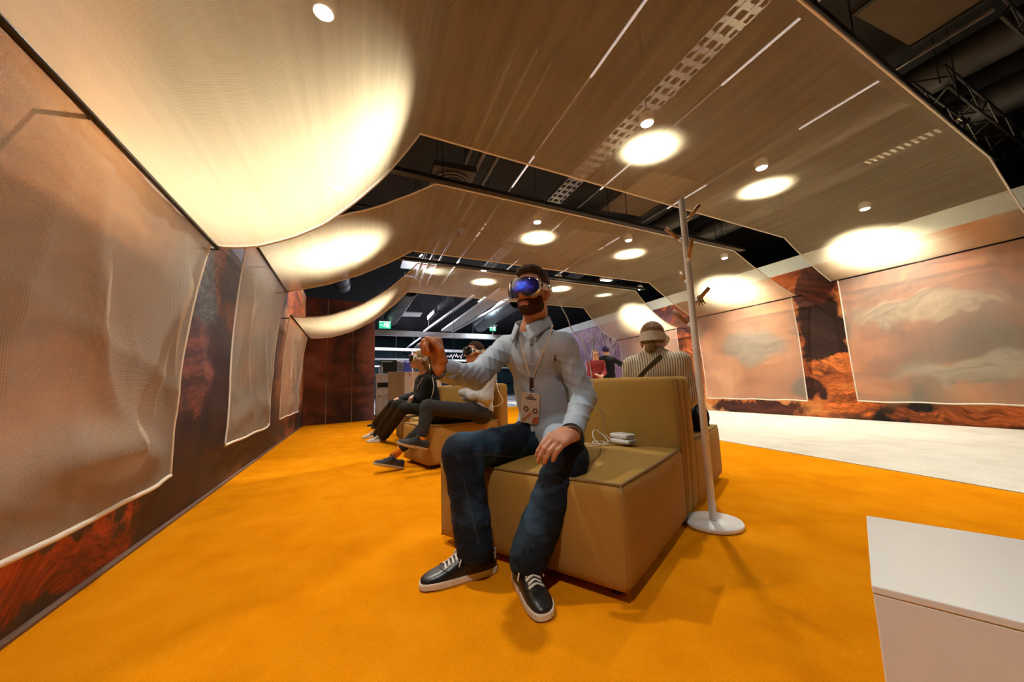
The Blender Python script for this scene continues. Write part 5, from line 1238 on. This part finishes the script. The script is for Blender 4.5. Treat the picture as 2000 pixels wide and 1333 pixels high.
# ================================================================== OTHER PEOPLE
def figure(label, J, f, st, vox=.0085, group=None):
    """generic clothed figure; J: pel neck head shR shL elR elL wrR wrL knR knL anR anL ; st: mats and sizes"""
    f = nrm([f[0], f[1], 0]); r = np.array([f[1], -f[0], 0]); sc = st.get('sc', 1.0)
    base_ = J['pel'] if 'base' not in J else J['base']
    R0 = root('person', (base_[0], base_[1], st.get('z0', 0)), label, 'person')
    HR_ = J.get('HR', frame_of(f)); HC_ = J['head']; Nk_ = J['neck']; rH_, fH_, uH_ = HR_
    hips = {s: J['pel']+r*sg_*.09*sc+f*.03 for s, sg_ in (('R', 1), ('L', -1))}
    bd_ = head_prims(HC_, HR_)+[cap(HC_-fH_*.025-uH_*.06, Nk_-f*.01-UP*.02, .052*sc, .058*sc, .03), cap(Nk_, Nk_-UP*.1, .055, .065, .05)]
    bd_ += torso(J['pel'], Nk_, f, r, (.125*sc, .11*sc, .12*sc), 1.35, .05, None, (J['shR'], J['shL']))
    for s, sg_ in (('R', 1), ('L', -1)):
        bd_ += arm(J['sh'+s], J['el'+s], J['wr'+s], .042, .036, .027)
        hd_ = J.get('hd'+s, nrm(J['wr'+s]-J['el'+s])); hn = J.get('hn'+s, nrm(UP-hd_*(UP@hd_)+f*.01))
        if not st.get('nohand'): bd_ += hand_prims(J['wr'+s], hd_, hn, -r*sg_+f*.2, [.5, .5, .55, .6], .02, .98)
        bd_ += [cap(hips[s], J['kn'+s], .072, .052, .03), cap(J['kn'+s], J['an'+s], .05, .034, .02)]
    sdf_obj('body', bd_, vox*.85, st['skin'], R0)
    tp = torso(J['pel']+UP*.03, Nk_, f, r, tuple(np.array(st.get('tw', (.165, .155, .16)))*sc), 1.25, .05, (.006, 18, .9, 1.1), (J['shR'], J['shL']))
    for s in 'RL': tp += arm(J['sh'+s], J['el'+s], J['wr'+s]+(J['el'+s]-J['wr'+s])*st.get('slv', .1), st.get('ar', .06), st.get('ar', .06)*.95, st.get('ar', .06)*.75, .035, (.0045, 32, .8, .9))
    if st.get('neckwear', 1): tp += [cap(Nk_-f*.01+UP*st.get('col', .0), Nk_-UP*.08, .066, .08, .04)]
    hm = J['pel'][2]+st.get('hem', -.02)
    pel_ = J['pel']
    def hemcut(X, Y, Z):
        a = (X-pel_[0])*r[0]+(Y-pel_[1])*r[1]; return np.where(np.abs(a) < .24, hm, -1.0)-Z
    top, bvt = sdf_obj(st.get('topname', 'shirt'), tp, vox, st['top'], R0, [hemcut])
    lg = [cap(J['pel']-r*.05*sc, J['pel']+r*.05*sc, .125*sc, .125*sc, .05)]
    for s in 'RL': lg += [cap(hips[s], J['kn'+s], .092*sc, .075*sc, .05, None, (.003, 20, .5, 1)), cap(J['kn'+s], J['an'+s]+(J['kn'+s]-J['an'+s])*st.get('up', .0), .075*sc, st.get('hemw', .06), .03, None, (.003, 28, .6, 2))]
    zc = J['pel'][2]+.12
    sdf_obj('trousers', lg, vox, st['legs'], R0, [lambda X, Y, Z: np.where((X-pel_[0])**2+(Y-pel_[1])**2 < .05, Z-zc, -1.0)])
    if st.get('hair') == 'short' or st.get('hair') == 'tied' or st.get('hair') == 'long':
        hh_ = [ell(HC_-fH_*.014+uH_*.036, HR_, (.083, .105, .098), .01)]; lowc = (.078, -.03, -.085)
        if st['hair'] == 'long':
            lowc = (.078, -.06, -.5)
            hh_ += [cap(HC_-fH_*.075-uH_*.02, Nk_-f*.09+UP*.0, .065, .06, .04), cap(Nk_-f*.09, Nk_-f*.125-UP*.36, .065, .03, .05)]
        if st['hair'] == 'tied':
            lowc = (.078, -.03, -.11); hh_ += [ell(HC_-fH_*.105-uH_*.075, HR_, (.040, .034, .036), .012), ell(HC_-fH_*.125-uH_*.085-rH_*.012, HR_, (.020, .016, .022), .01)]
        sdf_obj('hair', hh_, .006, st['hairmat'], R0, [hair_cut(HC_, HR_, *lowc)], lambda X, Y, Z: .003*np.sin(X*140+np.sin(Z*50)*2)*np.sin(Y*150+Z*90))
    return R0, top, bvt
# --- man with crossed legs and folded arms
f2 = -S2_V; r2 = np.array([f2[1], -f2[0], 0])
K = dict(pel=at(936, 792, 4.12), neck=at(940, 722, 4.14), head=at(927, 690, 4.10))
K['pel'][2] = .51
K['shR'] = K['neck']+r2*.17-UP*.05; K['shL'] = K['neck']-r2*.17-UP*.06
K['elR'] = K['shR']-UP*.25+f2*.07+r2*.04; K['elL'] = K['shL']-UP*.25+f2*.06-r2*.03
K['wrR'] = K['neck']-UP*.29+f2*.18-r2*.09; K['wrL'] = K['neck']-UP*.25+f2*.19+r2*.09
K['hdR'] = nrm(-r2-f2*.9-UP*.1); K['hdL'] = nrm(r2-f2*.9-UP*.2); K['hnR'] = f2; K['hnL'] = f2
K['knL'] = at(836, 796, 3.80); K['anL'] = at(822, 858, 3.74); K['knR'] = at(852, 812, 4.0); K['anR'] = onz(776, 884, .14)
K['HR'] = frame_of(f2[:2], .1)
R0, _, _ = figure('man in pale shirt sitting with folded arms and crossed legs, orange socks', K, f2, dict(skin='skin_warm', top='grey_shirt', legs='charcoal_trousers', hair='short', hairmat='hair_brown', hemw=.052, up=.16, slv=-.02, nohand=1), .0075)
for s in 'RL':
    d = nrm(K['kn'+s]-K['an'+s]); b = MB(); b.tube([K['an'+s]-d*.06, K['an'+s]+d*.02, K['an'+s]+d*.10], [.042, .040, .046], 16); b.build('sock', 'orange_sock', R0, smooth=True)
G2 = ('shoe_grey', 'sole_tan', 'lace_dark')
hq = onz(786, 917); fwq = nrm(f2+UP*.30); shoe(R0, hq, fwq, UP, -1, .30, G2)
tq = at(778, 868, 3.66); hq = at(834, 880, 3.74); fwq = nrm(tq-hq); shoe(R0, hq, fwq, nrm(UP*.9+rgt*.3), 1, .30, G2)
headset(K['head'], K['HR'], 'dark goggle headset on the man with folded arms', glow=False)
q = sof2(.10, .60, ZS+.022); pack(q, s2a+.3, 0, 'lower battery pack beside the man with folded arms'); pack(q+np.array([.004, .004, .029]), s2a+.2, 0, 'upper battery pack beside the man with folded arms')
R9 = root('battery_cable', q, 'cream cord rising from the battery packs behind the raised arm', 'cable')
b = MB(); b.tube(spline([q+np.array([-.03, 0, .03]), q+np.array([-.06, .02, .08]), at(979, 790, 3.95), at(972, 760, 3.95), at(969, 735, 4.0), at(972, 712, 4.05)], 6), .004, 6); b.build('cord', 'cable_white', R9, smooth=True)
# --- woman in black hoodie
f3 = -S3_V; r3 = np.array([f3[1], -f3[0], 0])
K = dict(pel=at(845, 792, 5.30), neck=at(830, 734, 5.30), head=at(818, 703, 5.24)); K['pel'][2] = .50
K['shR'] = K['neck']+r3*.15-UP*.05; K['shL'] = K['neck']-r3*.15-UP*.06
K['elR'] = at(800, 765, 5.30); K['elL'] = at(825, 772, 5.02); K['wrR'] = at(798, 768, 5.0); K['wrL'] = at(798, 770, 4.86)
K['elR'] = K['shR']-UP*.24+f3*.06; K['elL'] = K['shL']-UP*.25+f3*.08
K['wrR'] = K['pel']+f3*.22+UP*.19+r3*.06; K['wrL'] = K['pel']+f3*.24+UP*.17-r3*.06
K['hdR'] = nrm(f3*.75-r3*.6-UP*.2); K['hdL'] = nrm(f3*.7+r3*.65-UP*.2)
K['knR'] = at(778, 792, 5.25); K['knL'] = at(790, 798, 5.06); K['anR'] = onz(738, 848, .10); K['anL'] = onz(750, 851, .10)
K['HR'] = frame_of(f3[:2], .12)
R0, top, bvt = figure('woman in black hoodie with long fair hair sitting with clasped hands', K, f3, dict(skin='skin_fair', top='black_hoodie', legs='black_trousers', hair='long', hairmat='hair_blond', hemw=.075, topname='hoodie', sc=.95, col=.02), .0085)
for px in ((816, 738, 809, 757), (825, 738, 815, 757)):
    pd = path_on([bvt], [(px[0], px[1]), ((px[0]+px[2])/2+1, (px[1]+px[3])/2), (px[2], px[3])], 6, .004)
    if len(pd) < 4: pd = [K['neck']+f3*(.075+.01*q)+r3*(.03 if px[0] < 820 else -.03)-UP*(.03+.06*q) for q in range(4)]
    b = MB(); b.tube(pd, .004, 6); b.build('drawstring', 'lace_white', top, smooth=True)
W3 = ('shoe_white', 'shoe_white', 'lace_white')
tq = onz(707, 857); shoe(R0, tq-f3*.27, f3, UP, -1, .27, W3, True, 'shoe_black'); tq = onz(716, 866); shoe(R0, tq-f3*.27, nrm(f3+r3*.12), UP, 1, .27, W3, True, 'shoe_black')
headset(K['head'], K['HR'], 'dark goggle headset on the woman in the black hoodie', glow=False)
CB2 = root('headset_cable', K['neck'], 'white headset cable hanging over the black hoodie', 'cable')
b = MB(); b.tube(spline([at(838, 712, 5.15), at(842, 730, 5.1), at(847, 750, 5.1), at(846, 765, 5.1), at(842, 778, 5.15)], 6), .005, 6); b.build('cord', 'cable_white', CB2, smooth=True)
# --- person in black beyond her
K = dict(pel=at(822, 784, 6.35), neck=at(826, 735, 6.4), head=at(832, 708, 6.36)); K['pel'][2] = .50
K['shR'] = K['neck']+r3*.16-UP*.05; K['shL'] = K['neck']-r3*.16-UP*.06
K['elR'] = K['shR']-UP*.25+f3*.08; K['elL'] = K['shL']-UP*.25+f3*.08; K['wrR'] = K['pel']+f3*.36+UP*.13; K['wrL'] = K['pel']+f3*.36+UP*.12-r3*.06
K['knR'] = at(768, 790, 6.25); K['knL'] = at(776, 792, 6.1); K['anR'] = onz(733, 826, .10); K['anL'] = onz(742, 830, .10)
R0, _, _ = figure('person in dark clothes half hidden beyond the woman in the hoodie', K, f3, dict(skin='skin_fair', top='charcoal_trousers', legs='black_trousers', hair='short', hairmat='hair_brown', hemw=.06), .0095)
B3 = ('shoe_black', 'shoe_black', 'lace_dark')
tq = onz(717, 834); shoe(R0, tq-f3*.27, f3, UP, -1, .27, B3, False); tq = onz(725, 838); shoe(R0, tq-f3*.27, f3, UP, 1, .27, B3, False)
# --- woman in striped blouse seen from behind
f4 = S_V; r4 = np.array([f4[1], -f4[0], 0])
K = dict(pel=sof(.30, 1.50, .50), neck=at(1279, 695, 2.82), head=at(1276, 664, 2.86))
K['shR'] = K['neck']+r4*.165-UP*.05; K['shL'] = K['neck']-r4*.165-UP*.06
K['elR'] = at(1345, 775, 2.80); K['elL'] = K['shL']-UP*.26+f4*.05-r4*.05; K['wrR'] = sof(.16, 1.78, .60); K['wrL'] = sof(.45, 1.80, .60)
K['knR'] = sof(.12, 1.98, .50); K['knL'] = sof(.42, 2.0, .50); K['anR'] = sof(.12, 2.16, .11); K['anL'] = sof(.40, 2.18, .11); K['base'] = sof(.3, 1.8, 0)
K['HR'] = frame_of(f4[:2]+r4[:2]*-.1, -.05, .0)
R0, top, bvt = figure('woman in striped blouse with hair bun seen from behind on the sofa', K, f4, dict(skin='skin_fair', top='stripe_blouse', legs='black_trousers', hair='tied', hairmat='hair_blond', topname='blouse', ar=.066, tw=(.18, .175, .175), sc=.98), .006)
shoe(R0, sof(.12, 2.10, 0), f4, UP, 1, .26, B3, False); shoe(R0, sof(.40, 2.12, 0), f4, UP, -1, .26, B3, False)
headset(K['head'], K['HR'], 'headset with wide grey knit band on the woman in stripes', glow=False)
SB = root('bag_strap', hit(bvt, 1275, 720, .01), 'olive shoulder bag strap across the striped blouse', 'strap')
b = MB(); b.ribbon(spline([hit(bvt, x, y, .007, 2.75) for x, y in ((1292, 696), (1284, 703), (1272, 714), (1258, 728), (1246, 742), (1238, 752))], 4), nrm(rgt*1.1-UP), .032, .003); b.build('band', 'strap_olive', SB)
R9 = root('handbag', sof(.03, 1.66, ZS+.02), 'black bag on the sofa seat beside the woman in stripes', 'bag')
b = MB(); puffy(b, (-.05, -.09, 0), (.05, .13, .13), (sof(.07, 1.66, ZS+.015), S_U, S_V), .03, (.01, .01, .01), 8); b.build('pouch', 'black_trousers', R9, smooth=True)
b = MB(); b.tube(spline([sof(.07, 1.60, ZS+.14), sof(.05, 1.64, ZS+.2), sof(.06, 1.72, ZS+.14)], 6), .006, 6); b.build('handle', 'black_trousers', R9, smooth=True)
# --- two visitors standing in front of the purple mural
def standing(px, pyhead, dist, f, label, st, vox, arms):
    hd_ = at(px, pyhead, dist); f = nrm([*f, 0]); r = np.array([f[1], -f[0], 0]); h = hd_[2]+.12; g_ = np.array([hd_[0], hd_[1], 0]); s = h/1.75
    Q = lambda x, y, z: g_+r*x*s+f*y*s+UP*z*s
    K = dict(pel=Q(0, 0, .93), neck=Q(0, -.01, 1.45), head=hd_, shR=Q(.18, 0, 1.40), shL=Q(-.18, 0, 1.40), knR=Q(.09, .03, .50), knL=Q(-.09, .0, .50), anR=Q(.10, 0, .10), anL=Q(-.10, 0, .10), base=g_)
    for k_, v in arms.items(): K[k_] = Q(*v)
    R0, top, bv = figure(label, K, f, st, vox)
    for sg_ in (1, -1): shoe(R0, Q(.10*sg_, -.07, 0), f, UP, sg_, .27, B3, False)
    return R0, K, bv
vw = nrm([.59, .81, 0])
R0, K, _ = standing(1183, 686, 9.9, vw[:2], 'standing man in black coat and navy beanie before the purple mural', dict(skin='skin_fair', top='black_hoodie', legs='black_trousers', topname='coat', hem=-.22, tw=(.19, .19, .19), ar=.07), .011,
    dict(elR=(.36, .14, 1.28), wrR=(.52, .25, 1.20), elL=(-.26, .02, 1.12), wrL=(-.22, .22, 1.0)))
rb, fb, ub = K.get('HR', frame_of(vw[:2])); sdf_obj('beanie', [ell(K['head']-fb*.01+ub*.045, np.array([rb, fb, ub]), (.092, .112, .105), .01)], .008, 'beanie_navy', R0, [hair_cut(K['head'], np.array([rb, fb, ub]), .03, .0, -.03)])
R0, K, _ = standing(1163, 694, 9.3, (-.3, -.95), 'woman in red patterned top standing before the purple mural', dict(skin='skin_fair', top='red_top', legs='black_trousers', hair='short', hairmat='hair_blond', sc=.9), .011,
    dict(elR=(.20, .04, 1.12), wrR=(.10, .25, 1.08), elL=(-.2, .05, 1.12), wrL=(-.08, .26, 1.06)))
GL = root('eyeglasses', K['head']+np.array([0, 0, 0]), 'round glasses on the woman in the red top', 'glasses'); rg, fg, ug = frame_of((-.3, -.95))
for sg_ in (-1, 1):
    c_ = K['head']+fg*.095+rg*sg_*.034; b = MB(); b.tube([c_+(rg*math.cos(a)+ug*math.sin(a))*.026 for a in np.linspace(0, 2*PI, 17)], .004, 5); b.build('rim', 'black_gloss', GL, smooth=True)
    b = MB(); b.tube([c_+rg*sg_*.026, K['head']+rg*sg_*.085-fg*.01], .003, 5); b.build('temple', 'black_gloss', GL, smooth=True)
